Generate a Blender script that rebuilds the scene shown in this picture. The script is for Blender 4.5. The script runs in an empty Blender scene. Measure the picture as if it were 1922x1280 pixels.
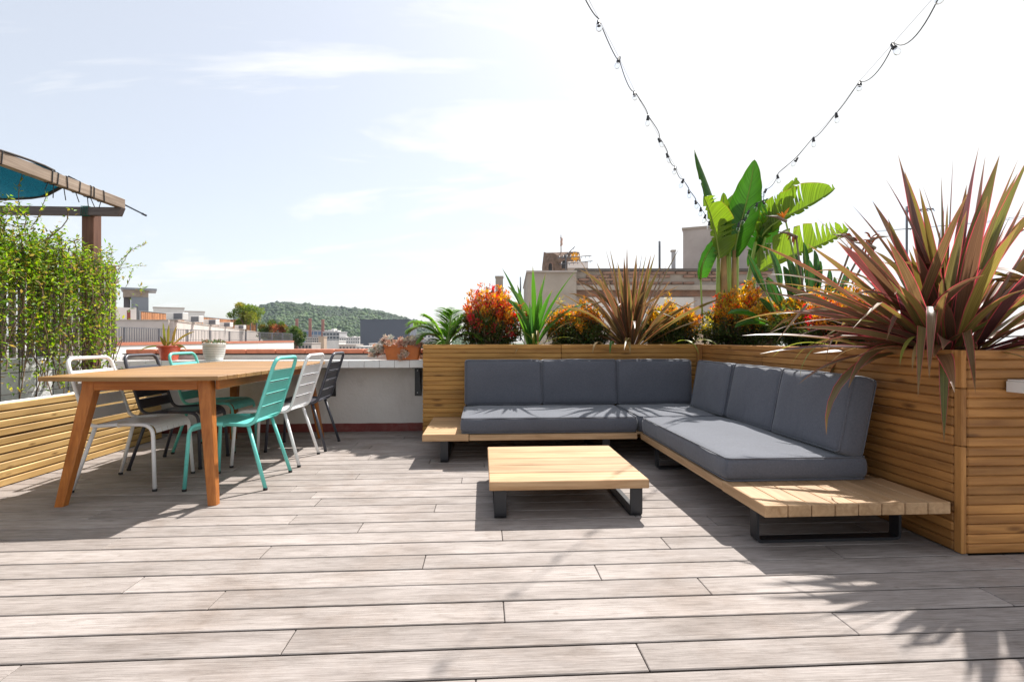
import bpy, bmesh, math, random
from mathutils import Vector, Matrix, Euler, noise

R = math.radians
PI = math.pi
scene = bpy.context.scene
col = scene.collection
random.seed(7)

# ------------------------------------------------------------------ camera, sky, sun, exposure
YAW = 3.3
EYE = 1.0
cam_d = bpy.data.cameras.new('camera')
cam = bpy.data.objects.new('camera', cam_d)
col.objects.link(cam)
cam.location = (0, 0, EYE)
cam.rotation_euler = (R(90), 0, R(-YAW))
cam_d.sensor_width = 36.0
cam_d.lens = 18.0
cam_d.shift_y = -0.0016
cam_d.clip_start = 0.05
cam_d.clip_end = 9000
scene.camera = cam

HAZE = 0.000075
SUN_EL, SUN_AZ = 53.0, 29.0          # azimuth measured from +Y towards +X
world = bpy.data.worlds.new('World')
scene.world = world
world.use_nodes = True
wn, wl = world.node_tree.nodes, world.node_tree.links
wn.clear()
w_out = wn.new('ShaderNodeOutputWorld')
w_bg = wn.new('ShaderNodeBackground')
w_bg.inputs['Strength'].default_value = 0.1
w_sky = wn.new('ShaderNodeTexSky')
w_sky.sky_type = 'NISHITA'
w_sky.sun_disc = False
w_sky.sun_elevation = R(SUN_EL)
w_sky.sun_rotation = R(SUN_AZ)
w_sky.air_density = 1.0
w_sky.dust_density = 1.6
w_tc = wn.new('ShaderNodeTexCoord')
w_sep = wn.new('ShaderNodeSeparateXYZ')
wl.new(w_tc.outputs['Generated'], w_sep.inputs[0])


def wmath(op, a, b=None, c=None):
    n = wn.new('ShaderNodeMath')
    n.operation = op
    for i, x in enumerate((a, b, c)):
        if x is None:
            continue
        if isinstance(x, (int, float)):
            n.inputs[i].default_value = x
        else:
            wl.new(x, n.inputs[i])
    return n.outputs[0]


zz = wmath('MAXIMUM', w_sep.outputs[2], 0.0)
den = wmath('ADD', zz, 0.22)
w_cmb = wn.new('ShaderNodeCombineXYZ')
wl.new(wmath('DIVIDE', w_sep.outputs[0], den), w_cmb.inputs[0])
wl.new(wmath('DIVIDE', w_sep.outputs[1], den), w_cmb.inputs[1])
w_map = wn.new('ShaderNodeMapping')
w_map.inputs['Scale'].default_value = (0.7, 1.9, 1.0)
w_map.inputs['Rotation'].default_value = (0, 0, R(-18))
wl.new(w_cmb.outputs[0], w_map.inputs[0])
w_noise = wn.new('ShaderNodeTexNoise')
w_noise.inputs['Scale'].default_value = 1.15
w_noise.inputs['Detail'].default_value = 7
w_noise.inputs['Roughness'].default_value = 0.62
w_noise.inputs['Distortion'].default_value = 0.6
wl.new(w_map.outputs[0], w_noise.inputs['Vector'])
# thin bright overcast: thicker towards the sun's side, thinning to the left
side = wmath('MULTIPLY_ADD', w_sep.outputs[0], 0.75, 0.62)
cl = wmath('ADD', wmath('MULTIPLY_ADD', w_noise.outputs[0], 4.2, -2.10), side)
w_clamp = wn.new('ShaderNodeClamp')
w_clamp.inputs['Min'].default_value = 0.42
w_clamp.inputs['Max'].default_value = 0.97
wl.new(cl, w_clamp.inputs[0])
w_mix = wn.new('ShaderNodeMix')
w_mix.data_type = 'RGBA'
wl.new(w_clamp.outputs[0], w_mix.inputs[0])
w_hs = wn.new('ShaderNodeHueSaturation')
w_hs.inputs['Saturation'].default_value = 0.8
w_hs.inputs['Value'].default_value = 0.92
wl.new(w_sky.outputs[0], w_hs.inputs['Color'])
wl.new(w_hs.outputs[0], w_mix.inputs[6])
w_mix.inputs[7].default_value = (6.0, 6.05, 6.1, 1)
wl.new(w_mix.outputs[2], w_bg.inputs['Color'])
wl.new(w_bg.outputs[0], w_out.inputs['Surface'])

sun_d = bpy.data.lights.new('sun', 'SUN')
sun = bpy.data.objects.new('sun', sun_d)
col.objects.link(sun)
sun_d.energy = 4.9
sun_d.angle = R(0.85)
sun_d.color = (1.0, 0.955, 0.89)
sdir = Vector((math.sin(R(SUN_AZ)) * math.cos(R(SUN_EL)), math.cos(R(SUN_AZ)) * math.cos(R(SUN_EL)), math.sin(R(SUN_EL))))
sun.rotation_euler = sdir.to_track_quat('Z', 'Y').to_euler()
sun.location = sdir * 40

scene.view_settings.view_transform = 'Standard'
scene.view_settings.look = 'None'
scene.view_settings.exposure = 0.85
scene.view_settings.gamma = 1.0
scene.view_settings.use_curve_mapping = False
scene.render.engine = 'CYCLES'
scene.cycles.use_denoising = True
scene.cycles.max_bounces = 8
scene.cycles.transparent_max_bounces = 12
scene.cycles.sample_clamp_indirect = 6.0
scene.cycles.caustics_reflective = False
scene.cycles.caustics_refractive = False

# ------------------------------------------------------------------ helpers
CA, SA = math.cos(R(YAW)), math.sin(R(YAW))


def at(px, py, z):
    """world point seen at photograph pixel px, py at camera depth z (metres)"""
    xc = (px - 961) / 961 * z
    return Vector((z * SA + xc * CA, z * CA - xc * SA, EYE + (637 - py) * z / 961))


def atY(px, py, Y):
    r = (px - 961) / 961
    return at(px, py, Y / (CA - r * SA))


base_of = {}


def tag(o, label=None, cat=None, group=None, kind=None):
    if label: o['label'] = label
    if cat: o['category'] = cat
    if group: o['group'] = group
    if kind: o['kind'] = kind
    return o


def empty(name, loc, label=None, cat=None, group=None, kind=None, rz=0.0):
    o = bpy.data.objects.new(name, None)
    o.empty_display_size = 0.1
    o.location = loc
    o.rotation_euler = (0, 0, rz)
    col.objects.link(o)
    base_of[o.name] = Vector(loc)
    return tag(o, label, cat, group, kind)


def link(name, me, parent=None, loc=(0, 0, 0), rot=(0, 0, 0)):
    """mesh object; loc in world coordinates when the parent carries no rotation"""
    o = bpy.data.objects.new(name, me)
    col.objects.link(o)
    b = Vector((0, 0, 0))
    if parent is not None:
        o.parent = parent
        b = base_of[parent.name]
    o.location = Vector(loc) - b
    o.rotation_euler = rot
    base_of[o.name] = Vector(loc)
    return o


def copy_tree(o, parent=None):
    c = o.copy()
    col.objects.link(c)
    if parent is not None:
        c.parent = parent
    for ch in list(o.children):
        copy_tree(ch, c)
    return c


class MB:
    def __init__(s):
        s.v, s.f, s.mi, s.uv, s.fc, s.sm = [], [], [], {}, {}, set()

    def face(s, ids, uv=None, c=None, smooth=False, mi=0):
        k = len(s.f)
        s.f.append(tuple(ids))
        s.mi.append(mi)
        if uv: s.uv[k] = uv
        if c: s.fc[k] = c
        if smooth: s.sm.add(k)

    def pts(s, ps):
        n = len(s.v)
        s.v.extend([Vector(p) for p in ps])
        return list(range(n, n + len(ps)))

    def box(s, c, size, rot=None, ch=0.0, mi=0, c_col=None):
        hx, hy, hz = size[0] / 2, size[1] / 2, size[2] / 2
        M = rot if rot is not None else Matrix.Identity(3)
        c = Vector(c)
        if ch <= 0:
            ids = s.pts([c + M @ Vector((x * hx, y * hy, z * hz)) for x in (-1, 1) for y in (-1, 1) for z in (-1, 1)])
            for q in ((0, 1, 3, 2), (4, 6, 7, 5), (0, 4, 5, 1), (2, 3, 7, 6), (0, 2, 6, 4), (1, 5, 7, 3)):
                s.face([ids[i] for i in q], mi=mi, c=c_col)
            return
        idx = {}
        ch = min(ch, hx * .9, hy * .9, hz * .9)
        for x in (-1, 1):
            for y in (-1, 1):
                for z in (-1, 1):
                    for a in range(3):
                        p = [x * (hx - ch), y * (hy - ch), z * (hz - ch)]
                        p[a] = (x * hx, y * hy, z * hz)[a]
                        idx[(x, y, z, a)] = s.pts([c + M @ Vector(p)])[0]

        def add(ids, nrm):
            p = [s.v[i] for i in ids]
            n = (p[1] - p[0]).cross(p[2] - p[0])
            if n.dot(M @ Vector(nrm)) < 0: ids = ids[::-1]
            s.face(ids, mi=mi, c=c_col)
        for a in range(3):
            b, d = (a + 1) % 3, (a + 2) % 3
            for sg in (-1, 1):
                k = []
                for (u, w) in ((-1, -1), (1, -1), (1, 1), (-1, 1)):
                    t = [0, 0, 0]
                    t[a], t[b], t[d] = sg, u, w
                    k.append(idx[(*t, a)])
                nn = [0, 0, 0]; nn[a] = sg
                add(k, nn)
            for u in (-1, 1):
                for w in (-1, 1):      # edge along a
                    t0 = [0, 0, 0]; t0[a] = -1; t0[b] = u; t0[d] = w
                    t1 = list(t0); t1[a] = 1
                    nn = [0, 0, 0]; nn[b] = u; nn[d] = w
                    add([idx[(*t0, b)], idx[(*t1, b)], idx[(*t1, d)], idx[(*t0, d)]], nn)
        for x in (-1, 1):
            for y in (-1, 1):
                for z in (-1, 1):
                    add([idx[(x, y, z, 0)], idx[(x, y, z, 1)], idx[(x, y, z, 2)]], (x, y, z))

    def tube(s, pts, rad, n=8, cap=True, c=None, smooth=True, flat=1.0, mi=0):
        pts = [Vector(p) for p in pts]
        m = len(pts)
        if not hasattr(rad, '__len__'): rad = [rad] * m
        tang = []
        for i in range(m):
            t = pts[min(i + 1, m - 1)] - pts[max(i - 1, 0)]
            tang.append(t.normalized() if t.length > 1e-9 else Vector((0, 0, 1)))
        u = tang[0].orthogonal().normalized()
        rings = []
        for i in range(m):
            u = (u - tang[i] * u.dot(tang[i]))
            u = u.normalized() if u.length > 1e-6 else tang[i].orthogonal().normalized()
            w = tang[i].cross(u)
            rings.append(s.pts([pts[i] + (u * math.cos(2 * PI * k / n) + w * math.sin(2 * PI * k / n) * flat) * rad[i] for k in range(n)]))
        for i in range(m - 1):
            for k in range(n):
                k2 = (k + 1) % n
                s.face([rings[i][k], rings[i][k2], rings[i + 1][k2], rings[i + 1][k]], smooth=smooth, c=c, mi=mi,
                       uv=[(k / n, i / m), ((k + 1) / n, i / m), ((k + 1) / n, (i + 1) / m), (k / n, (i + 1) / m)])
        if cap:
            s.face(rings[0][::-1], c=c, mi=mi)
            s.face(rings[-1], c=c, mi=mi)

    def lathe(s, prof, c, n=24, smooth=True, mi=0, closed=False):
        c = Vector(c)
        rings = [s.pts([c + Vector((r * math.cos(2 * PI * k / n), r * math.sin(2 * PI * k / n), z)) for k in range(n)]) for r, z in prof]
        for i in range(len(prof) - 1):
            for k in range(n):
                k2 = (k + 1) % n
                s.face([rings[i][k], rings[i][k2], rings[i + 1][k2], rings[i + 1][k]], smooth=smooth, mi=mi)
        s.face(rings[0][::-1], mi=mi)
        s.face(rings[-1], mi=mi)

    def taper(s, p0, p1, w0, w1, ch=0.2):
        """square section limb with chamfered corners between two points"""
        p0, p1 = Vector(p0), Vector(p1)
        rings = []
        for p, w in ((p0, w0), (p1, w1)):
            h, k = w / 2, w / 2 * (1 - ch)
            rings.append(s.pts([p + Vector(q) for q in ((h, -k, 0), (h, k, 0), (k, h, 0), (-k, h, 0), (-h, k, 0), (-h, -k, 0), (-k, -h, 0), (k, -h, 0))]))
        for k in range(8):
            k2 = (k + 1) % 8
            s.face([rings[0][k], rings[0][k2], rings[1][k2], rings[1][k]])
        s.face(rings[0][::-1]); s.face(rings[1])

    def prism(s, poly, z0, z1, mi=0):
        n = len(poly)
        a = s.pts([(x, y, z0) for x, y in poly])
        b = s.pts([(x, y, z1) for x, y in poly])
        s.face(a[::-1], mi=mi); s.face(b, mi=mi)
        for k in range(n):
            s.face([a[k], a[(k + 1) % n], b[(k + 1) % n], b[k]], mi=mi)

    def mesh(s, name, mats, offset=(0, 0, 0), fix=False):
        me = bpy.data.meshes.new(name)
        off = Vector(offset)
        me.from_pydata([tuple(p - off) for p in s.v], [], s.f)
        if not isinstance(mats, (list, tuple)): mats = [mats]
        for m in mats: me.materials.append(m)
        if len(mats) > 1: me.polygons.foreach_set('material_index', s.mi)
        if s.sm:
            me.polygons.foreach_set('use_smooth', [i in s.sm for i in range(len(s.f))])
        if s.uv:
            lay = me.uv_layers.new(name='UVMap')
            buf = []
            for i, f in enumerate(s.f):
                t = s.uv.get(i)
                if t is None: t = [(0.5, 0.5)] * len(f)
                for q in t: buf.extend(q)
            lay.data.foreach_set('uv', buf)
        if s.fc:
            ca = me.color_attributes.new('Col', 'FLOAT_COLOR', 'CORNER')
            buf = []
            for i, f in enumerate(s.f):
                c = s.fc.get(i, (0.5, 0.5, 0.5))
                buf.extend((c[0], c[1], c[2], 1.0) * len(f))
            ca.data.foreach_set('color', buf)
        if fix:
            bm = bmesh.new(); bm.from_mesh(me)
            bmesh.ops.recalc_face_normals(bm, faces=bm.faces)
            bm.to_mesh(me); bm.free()
        me.update()
        return me

    def build(s, name, mats, parent=None, fix=False, origin=None):
        b = Vector(origin) if origin is not None else (base_of[parent.name] if parent is not None else Vector((0, 0, 0)))
        return link(name, s.mesh(name, mats, b, fix), parent, b)


def round_path(pts, r, n=5):
    """polyline with every inner corner rounded off"""
    pts = [Vector(p) for p in pts]
    out = [pts[0]]
    for i in range(1, len(pts) - 1):
        a, b, c = pts[i - 1], pts[i], pts[i + 1]
        d0, d1 = (a - b), (c - b)
        rr = min(r, d0.length * .48, d1.length * .48)
        p0, p1 = b + d0.normalized() * rr, b + d1.normalized() * rr
        for k in range(n + 1):
            t = k / n
            out.append(p0 * (1 - t) ** 2 + b * 2 * t * (1 - t) + p1 * t ** 2)
    out.append(pts[-1])
    return out


def bez(ps, t):
    ps = [Vector(p) for p in ps]
    while len(ps) > 1:
        ps = [ps[i].lerp(ps[i + 1], t) for i in range(len(ps) - 1)]
    return ps[0]


board_cache = {}


def board(name, parent, mat, L, W, T, loc, rot=(0, 0, 0), ch=0.003):
    """a board with its length along local X, width Y, thickness Z"""
    k = (round(L, 4), round(W, 4), round(T, 4), ch, mat.name)
    if k not in board_cache:
        mb = MB()
        mb.box((0, 0, 0), (L, W, T), ch=ch)
        board_cache[k] = mb.mesh(name, mat)
    return link(name, board_cache[k], parent, loc, rot)


# ------------------------------------------------------------------ materials
def new_mat(name):
    m = bpy.data.materials.new(name)
    m.use_nodes = True
    nt = m.node_tree
    return m, nt.nodes, nt.links, nt.nodes['Principled BSDF']


def nd(nodes, typ, **kw):
    n = nodes.new(typ)
    for k, v in kw.items():
        if k in n.inputs: n.inputs[k].default_value = v
        else: setattr(n, k, v)
    return n


def ramp(nodes, stops):
    r = nodes.new('ShaderNodeValToRGB')
    e = r.color_ramp.elements
    while len(e) < len(stops): e.new(0.5)
    for i, (p, c) in enumerate(stops):
        e[i].position = p
        e[i].color = (*c, 1) if len(c) == 3 else c
    return r


def rand_coords(nodes, links, scale):
    """object coordinates shifted by a per-object random amount, then scaled"""
    tc = nd(nodes, 'ShaderNodeTexCoord')
    oi = nd(nodes, 'ShaderNodeObjectInfo')
    mul = nd(nodes, 'ShaderNodeMath', operation='MULTIPLY')
    links.new(oi.outputs['Random'], mul.inputs[0]); mul.inputs[1].default_value = 73.0
    add = nd(nodes, 'ShaderNodeVectorMath', operation='ADD')
    links.new(tc.outputs['Object'], add.inputs[0])
    links.new(mul.outputs[0], add.inputs[1])
    mp = nd(nodes, 'ShaderNodeMapping')
    mp.inputs['Scale'].default_value = scale
    links.new(add.outputs[0], mp.inputs[0])
    return mp, oi


def wood(name, dark, light, rough=0.55, grain=(1.6, 38, 38), vary=0.25, knots=0.0, bump=0.25, grey=0.0, spec=0.35):
    m, n, l, p = new_mat(name)
    mp, oi = rand_coords(n, l, grain)
    t1 = nd(n, 'ShaderNodeTexNoise', Scale=1.0, Detail=6.0, Roughness=0.62, Distortion=0.9)
    l.new(mp.outputs[0], t1.inputs['Vector'])
    mid = [(a + b) / 2 for a, b in zip(dark, light)]
    r1 = ramp(n, [(0.28, dark), (0.5, mid), (0.72, light)])
    l.new(t1.outputs[0], r1.inputs[0])
    # broad blotches
    mp2, _ = rand_coords(n, l, (2.2, 7, 7))
    t2 = nd(n, 'ShaderNodeTexNoise', Scale=1.0, Detail=3.0)
    l.new(mp2.outputs[0], t2.inputs['Vector'])
    mix = nd(n, 'ShaderNodeMix', data_type='RGBA', blend_type='MULTIPLY')
    mix.inputs[0].default_value = 0.8
    r2 = ramp(n, [(0.3, (0.72, 0.70, 0.68)), (0.7, (1.12, 1.12, 1.12))])
    l.new(t2.outputs[0], r2.inputs[0])
    l.new(r1.outputs[0], mix.inputs[6]); l.new(r2.outputs[0], mix.inputs[7])
    out = mix.outputs[2]
    if knots > 0:
        mp3, _ = rand_coords(n, l, (3.2, 11, 11))
        vo = nd(n, 'ShaderNodeTexVoronoi', Scale=1.0)
        l.new(mp3.outputs[0], vo.inputs['Vector'])
        rk = ramp(n, [(0.0, (1, 1, 1)), (knots, (0.55, 0.55, 0.55)), (knots * 1.8, (0, 0, 0))])
        l.new(vo.outputs['Distance'], rk.inputs[0])
        mk = nd(n, 'ShaderNodeMix', data_type='RGBA')
        l.new(rk.outputs[0], mk.inputs[0])
        l.new(out, mk.inputs[6])
        mk.inputs[7].default_value = (dark[0] * .38, dark[1] * .33, dark[2] * .3, 1)
        out = mk.outputs[2]
    # each board its own tone
    hv = nd(n, 'ShaderNodeHueSaturation')
    mr = nd(n, 'ShaderNodeMapRange')
    mr.inputs['To Min'].default_value = 1 - vary; mr.inputs['To Max'].default_value = 1 + vary * .8
    l.new(oi.outputs['Random'], mr.inputs['Value'])
    l.new(mr.outputs[0], hv.inputs['Value'])
    hv.inputs['Saturation'].default_value = 1 - grey
    l.new(out, hv.inputs['Color'])
    l.new(hv.outputs[0], p.inputs['Base Color'])
    bp = nd(n, 'ShaderNodeBump', Strength=bump, Distance=0.004)
    l.new(t1.outputs[0], bp.inputs['Height'])
    l.new(bp.outputs[0], p.inputs['Normal'])
    p.inputs['Roughness'].default_value = rough
    p.inputs['Specular IOR Level'].default_value = spec
    return m


def decking(name):
    """weathered composite: fine brushed streaks, board tones, brown water marks and grey scuffs"""
    m = wood(name, (0.195, 0.168, 0.156), (0.41, 0.37, 0.35), rough=0.72, grain=(5.0, 300, 300), vary=0.11, bump=0.4, spec=0.2)
    n, l = m.node_tree.nodes, m.node_tree.links
    p = n['Principled BSDF']
    src = p.inputs['Base Color'].links[0].from_socket
    geo = nd(n, 'ShaderNodeNewGeometry')
    t = nd(n, 'ShaderNodeTexNoise', Scale=1.7, Detail=7.0, Roughness=0.68, Distortion=0.5); l.new(geo.outputs['Position'], t.inputs['Vector'])
    r = ramp(n, [(0.50, (0, 0, 0)), (0.70, (0.42, 0.42, 0.42))]); l.new(t.outputs[0], r.inputs[0])
    mx = nd(n, 'ShaderNodeMix', data_type='RGBA', blend_type='MULTIPLY'); l.new(r.outputs[0], mx.inputs[0]); l.new(src, mx.inputs[6]); mx.inputs[7].default_value = (.62, .50, .40, 1)
    mp, _ = rand_coords(n, l, (9, 40, 40))
    t2 = nd(n, 'ShaderNodeTexNoise', Scale=1.0, Detail=5.0, Roughness=0.7); l.new(mp.outputs[0], t2.inputs['Vector'])
    r2 = ramp(n, [(0.30, (0.70, 0.68, 0.66)), (0.50, (1, 1, 1)), (0.75, (1.16, 1.15, 1.15))]); l.new(t2.outputs[0], r2.inputs[0])
    m2 = nd(n, 'ShaderNodeMix', data_type='RGBA', blend_type='MULTIPLY'); m2.inputs[0].default_value = 0.8; l.new(mx.outputs[2], m2.inputs[6]); l.new(r2.outputs[0], m2.inputs[7])
    vo = nd(n, 'ShaderNodeTexVoronoi', Scale=5.0); l.new(geo.outputs['Position'], vo.inputs['Vector'])
    rv_ = ramp(n, [(0.0, (0.55, 0.5, 0.46)), (0.035, (0.75, 0.72, 0.7)), (0.07, (1, 1, 1))]); l.new(vo.outputs['Distance'], rv_.inputs[0])
    m3 = nd(n, 'ShaderNodeMix', data_type='RGBA', blend_type='MULTIPLY'); m3.inputs[0].default_value = 0.55; l.new(m2.outputs[2], m3.inputs[6]); l.new(rv_.outputs[0], m3.inputs[7])
    l.new(m3.outputs[2], p.inputs['Base Color'])
    return m


def plain(name, c, rough=0.6, var=0.12, scale=6.0, bump=0.0, bscale=60.0, metal=0.0, spec=0.5, dirt=None, dirt_scale=2.0, dirt_amt=0.5):
    m, n, l, p = new_mat(name)
    tc = nd(n, 'ShaderNodeTexCoord')
    t = nd(n, 'ShaderNodeTexNoise', Scale=scale, Detail=6.0, Roughness=0.6)
    l.new(tc.outputs['Object'], t.inputs['Vector'])
    r = ramp(n, [(0.3, [x * (1 - var) for x in c]), (0.7, [min(1, x * (1 + var)) for x in c])])
    l.new(t.outputs[0], r.inputs[0])
    out = r.outputs[0]
    if dirt:
        t2 = nd(n, 'ShaderNodeTexNoise', Scale=dirt_scale, Detail=8.0, Roughness=0.7, Distortion=0.4)
        l.new(tc.outputs['Object'], t2.inputs['Vector'])
        rr = ramp(n, [(0.48, (0, 0, 0)), (0.72, (dirt_amt,) * 3)])
        l.new(t2.outputs[0], rr.inputs[0])
        mx = nd(n, 'ShaderNodeMix', data_type='RGBA')
        l.new(rr.outputs[0], mx.inputs[0]); l.new(out, mx.inputs[6])
        mx.inputs[7].default_value = (*dirt, 1)
        out = mx.outputs[2]
    l.new(out, p.inputs['Base Color'])
    p.inputs['Roughness'].default_value = rough
    p.inputs['Metallic'].default_value = metal
    p.inputs['Specular IOR Level'].default_value = spec
    if bump > 0:
        tb = nd(n, 'ShaderNodeTexNoise', Scale=bscale, Detail=5.0)
        l.new(tc.outputs['Object'], tb.inputs['Vector'])
        bp = nd(n, 'ShaderNodeBump', Strength=bump, Distance=0.01)
        l.new(tb.outputs[0], bp.inputs['Height'])
        l.new(bp.outputs[0], p.inputs['Normal'])
    return m


def leafy(n, l, p, colour, trans=0.45, rough=0.42, gain=1.0, out_node=None):
    """reflecting leaf that also lets light through"""
    o = [x for x in n if x.type == 'OUTPUT_MATERIAL'][0]
    l.new(colour, p.inputs['Base Color'])
    p.inputs['Roughness'].default_value = rough
    p.inputs['Specular IOR Level'].default_value = 0.4
    tr = nd(n, 'ShaderNodeBsdfTranslucent')
    hs = nd(n, 'ShaderNodeHueSaturation', Saturation=1.1, Value=1.5 * gain)
    l.new(colour, hs.inputs['Color'])
    l.new(hs.outputs[0], tr.inputs['Color'])
    mx = nd(n, 'ShaderNodeMixShader')
    mx.inputs[0].default_value = trans
    l.new(p.outputs[0], mx.inputs[1]); l.new(tr.outputs[0], mx.inputs[2])
    l.new(mx.outputs[0], o.inputs['Surface'])


def foliage_mat(name, trans=0.5, rough=0.5, gain=1.0):
    m, n, l, p = new_mat(name)
    a = nd(n, 'ShaderNodeAttribute', attribute_name='Col')
    leafy(n, l, p, a.outputs['Color'], trans, rough, gain)
    return m


def blade_mat(name, cols, margin, mw=0.1, trans=0.4, stripes=22, rough=0.38):
    """strap leaf: tone from the leaf itself, lengthwise stripes, coloured margin; u runs across the leaf"""
    m, n, l, p = new_mat(name)
    uv = nd(n, 'ShaderNodeUVMap')
    sp = nd(n, 'ShaderNodeSeparateXYZ')
    l.new(uv.outputs[0], sp.inputs[0])
    oi = nd(n, 'ShaderNodeObjectInfo')
    r = ramp(n, [(i / max(1, len(cols) - 1), c) for i, c in enumerate(cols)])
    l.new(oi.outputs['Random'], r.inputs[0])
    cmb = nd(n, 'ShaderNodeCombineXYZ')
    mu = nd(n, 'ShaderNodeMath', operation='MULTIPLY'); mu.inputs[1].default_value = stripes
    l.new(sp.outputs[0], mu.inputs[0]); l.new(mu.outputs[0], cmb.inputs[0])
    mv = nd(n, 'ShaderNodeMath', operation='MULTIPLY'); mv.inputs[1].default_value = 1.4
    l.new(sp.outputs[1], mv.inputs[0]); l.new(mv.outputs[0], cmb.inputs[1])
    mo = nd(n, 'ShaderNodeMath', operation='MULTIPLY'); mo.inputs[1].default_value = 90
    l.new(oi.outputs['Random'], mo.inputs[0]); l.new(mo.outputs[0], cmb.inputs[2])
    tx = nd(n, 'ShaderNodeTexNoise', Scale=1.0, Detail=3.0)
    l.new(cmb.outputs[0], tx.inputs['Vector'])
    rs = ramp(n, [(0.35, (0.62, 0.62, 0.62)), (0.65, (1.25, 1.25, 1.25))])
    l.new(tx.outputs[0], rs.inputs[0])
    m1 = nd(n, 'ShaderNodeMix', data_type='RGBA', blend_type='MULTIPLY'); m1.inputs[0].default_value = 1
    l.new(r.outputs[0], m1.inputs[6]); l.new(rs.outputs[0], m1.inputs[7])
    ab = nd(n, 'ShaderNodeMath', operation='SUBTRACT'); ab.inputs[1].default_value = 0.5
    l.new(sp.outputs[0], ab.inputs[0])
    ab2 = nd(n, 'ShaderNodeMath', operation='ABSOLUTE'); l.new(ab.outputs[0], ab2.inputs[0])
    rm = ramp(n, [(0.5 - mw, (0, 0, 0)), (0.5 - mw * .5, (1, 1, 1))])
    l.new(ab2.outputs[0], rm.inputs[0])
    m2 = nd(n, 'ShaderNodeMix', data_type='RGBA')
    l.new(rm.outputs[0], m2.inputs[0]); l.new(m1.outputs[2], m2.inputs[6]); m2.inputs[7].default_value = (*margin, 1)
    rt = ramp(n, [(0.90, (0, 0, 0)), (0.985, (0.85, 0.85, 0.85))]); l.new(sp.outputs[1], rt.inputs[0])
    m3 = nd(n, 'ShaderNodeMix', data_type='RGBA'); l.new(rt.outputs[0], m3.inputs[0]); l.new(m2.outputs[2], m3.inputs[6]); m3.inputs[7].default_value = (.24, .15, .07, 1)
    leafy(n, l, p, m3.outputs[2], trans, rough)
    return m


def banana_mat(name, cols, trans=0.5):
    m, n, l, p = new_mat(name)
    uv = nd(n, 'ShaderNodeUVMap')
    sp = nd(n, 'ShaderNodeSeparateXYZ'); l.new(uv.outputs[0], sp.inputs[0])
    oi = nd(n, 'ShaderNodeObjectInfo')
    r = ramp(n, [(i / max(1, len(cols) - 1), c) for i, c in enumerate(cols)])
    l.new(oi.outputs['Random'], r.inputs[0])
    ab = nd(n, 'ShaderNodeMath', operation='SUBTRACT'); ab.inputs[1].default_value = 0.5
    l.new(sp.outputs[0], ab.inputs[0])
    ab2 = nd(n, 'ShaderNodeMath', operation='ABSOLUTE'); l.new(ab.outputs[0], ab2.inputs[0])
    # side veins slant away from the midrib
    mm = nd(n, 'ShaderNodeMath', operation='MULTIPLY_ADD'); mm.inputs[1].default_value = -0.22
    l.new(ab2.outputs[0], mm.inputs[0]); l.new(sp.outputs[1], mm.inputs[2])
    mv = nd(n, 'ShaderNodeMath', operation='MULTIPLY'); mv.inputs[1].default_value = 55
    l.new(mm.outputs[0], mv.inputs[0])
    tx = nd(n, 'ShaderNodeTexNoise', noise_dimensions='1D', Scale=1.0, Detail=3.0)
    l.new(mv.outputs[0], tx.inputs['W'])
    rs = ramp(n, [(0.35, (0.7, 0.7, 0.7)), (0.62, (1.2, 1.2, 1.15))])
    l.new(tx.outputs[0], rs.inputs[0])
    m1 = nd(n, 'ShaderNodeMix', data_type='RGBA', blend_type='MULTIPLY'); m1.inputs[0].default_value = 1
    l.new(r.outputs[0], m1.inputs[6]); l.new(rs.outputs[0], m1.inputs[7])
    # brown dry edge here and there
    rm = ramp(n, [(0.47, (0, 0, 0)), (0.5, (0.7, 0.7, 0.7))]); l.new(ab2.outputs[0], rm.inputs[0])
    m2 = nd(n, 'ShaderNodeMix', data_type='RGBA')
    l.new(rm.outputs[0], m2.inputs[0]); l.new(m1.outputs[2], m2.inputs[6]); m2.inputs[7].default_value = (0.2, 0.12, 0.03, 1)
    bp = nd(n, 'ShaderNodeBump', Strength=0.35, Distance=0.01)
    l.new(tx.outputs[0], bp.inputs['Height']); l.new(bp.outputs[0], p.inputs['Normal'])
    leafy(n, l, p, m2.outputs[2], trans, 0.35)
    return m


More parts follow.
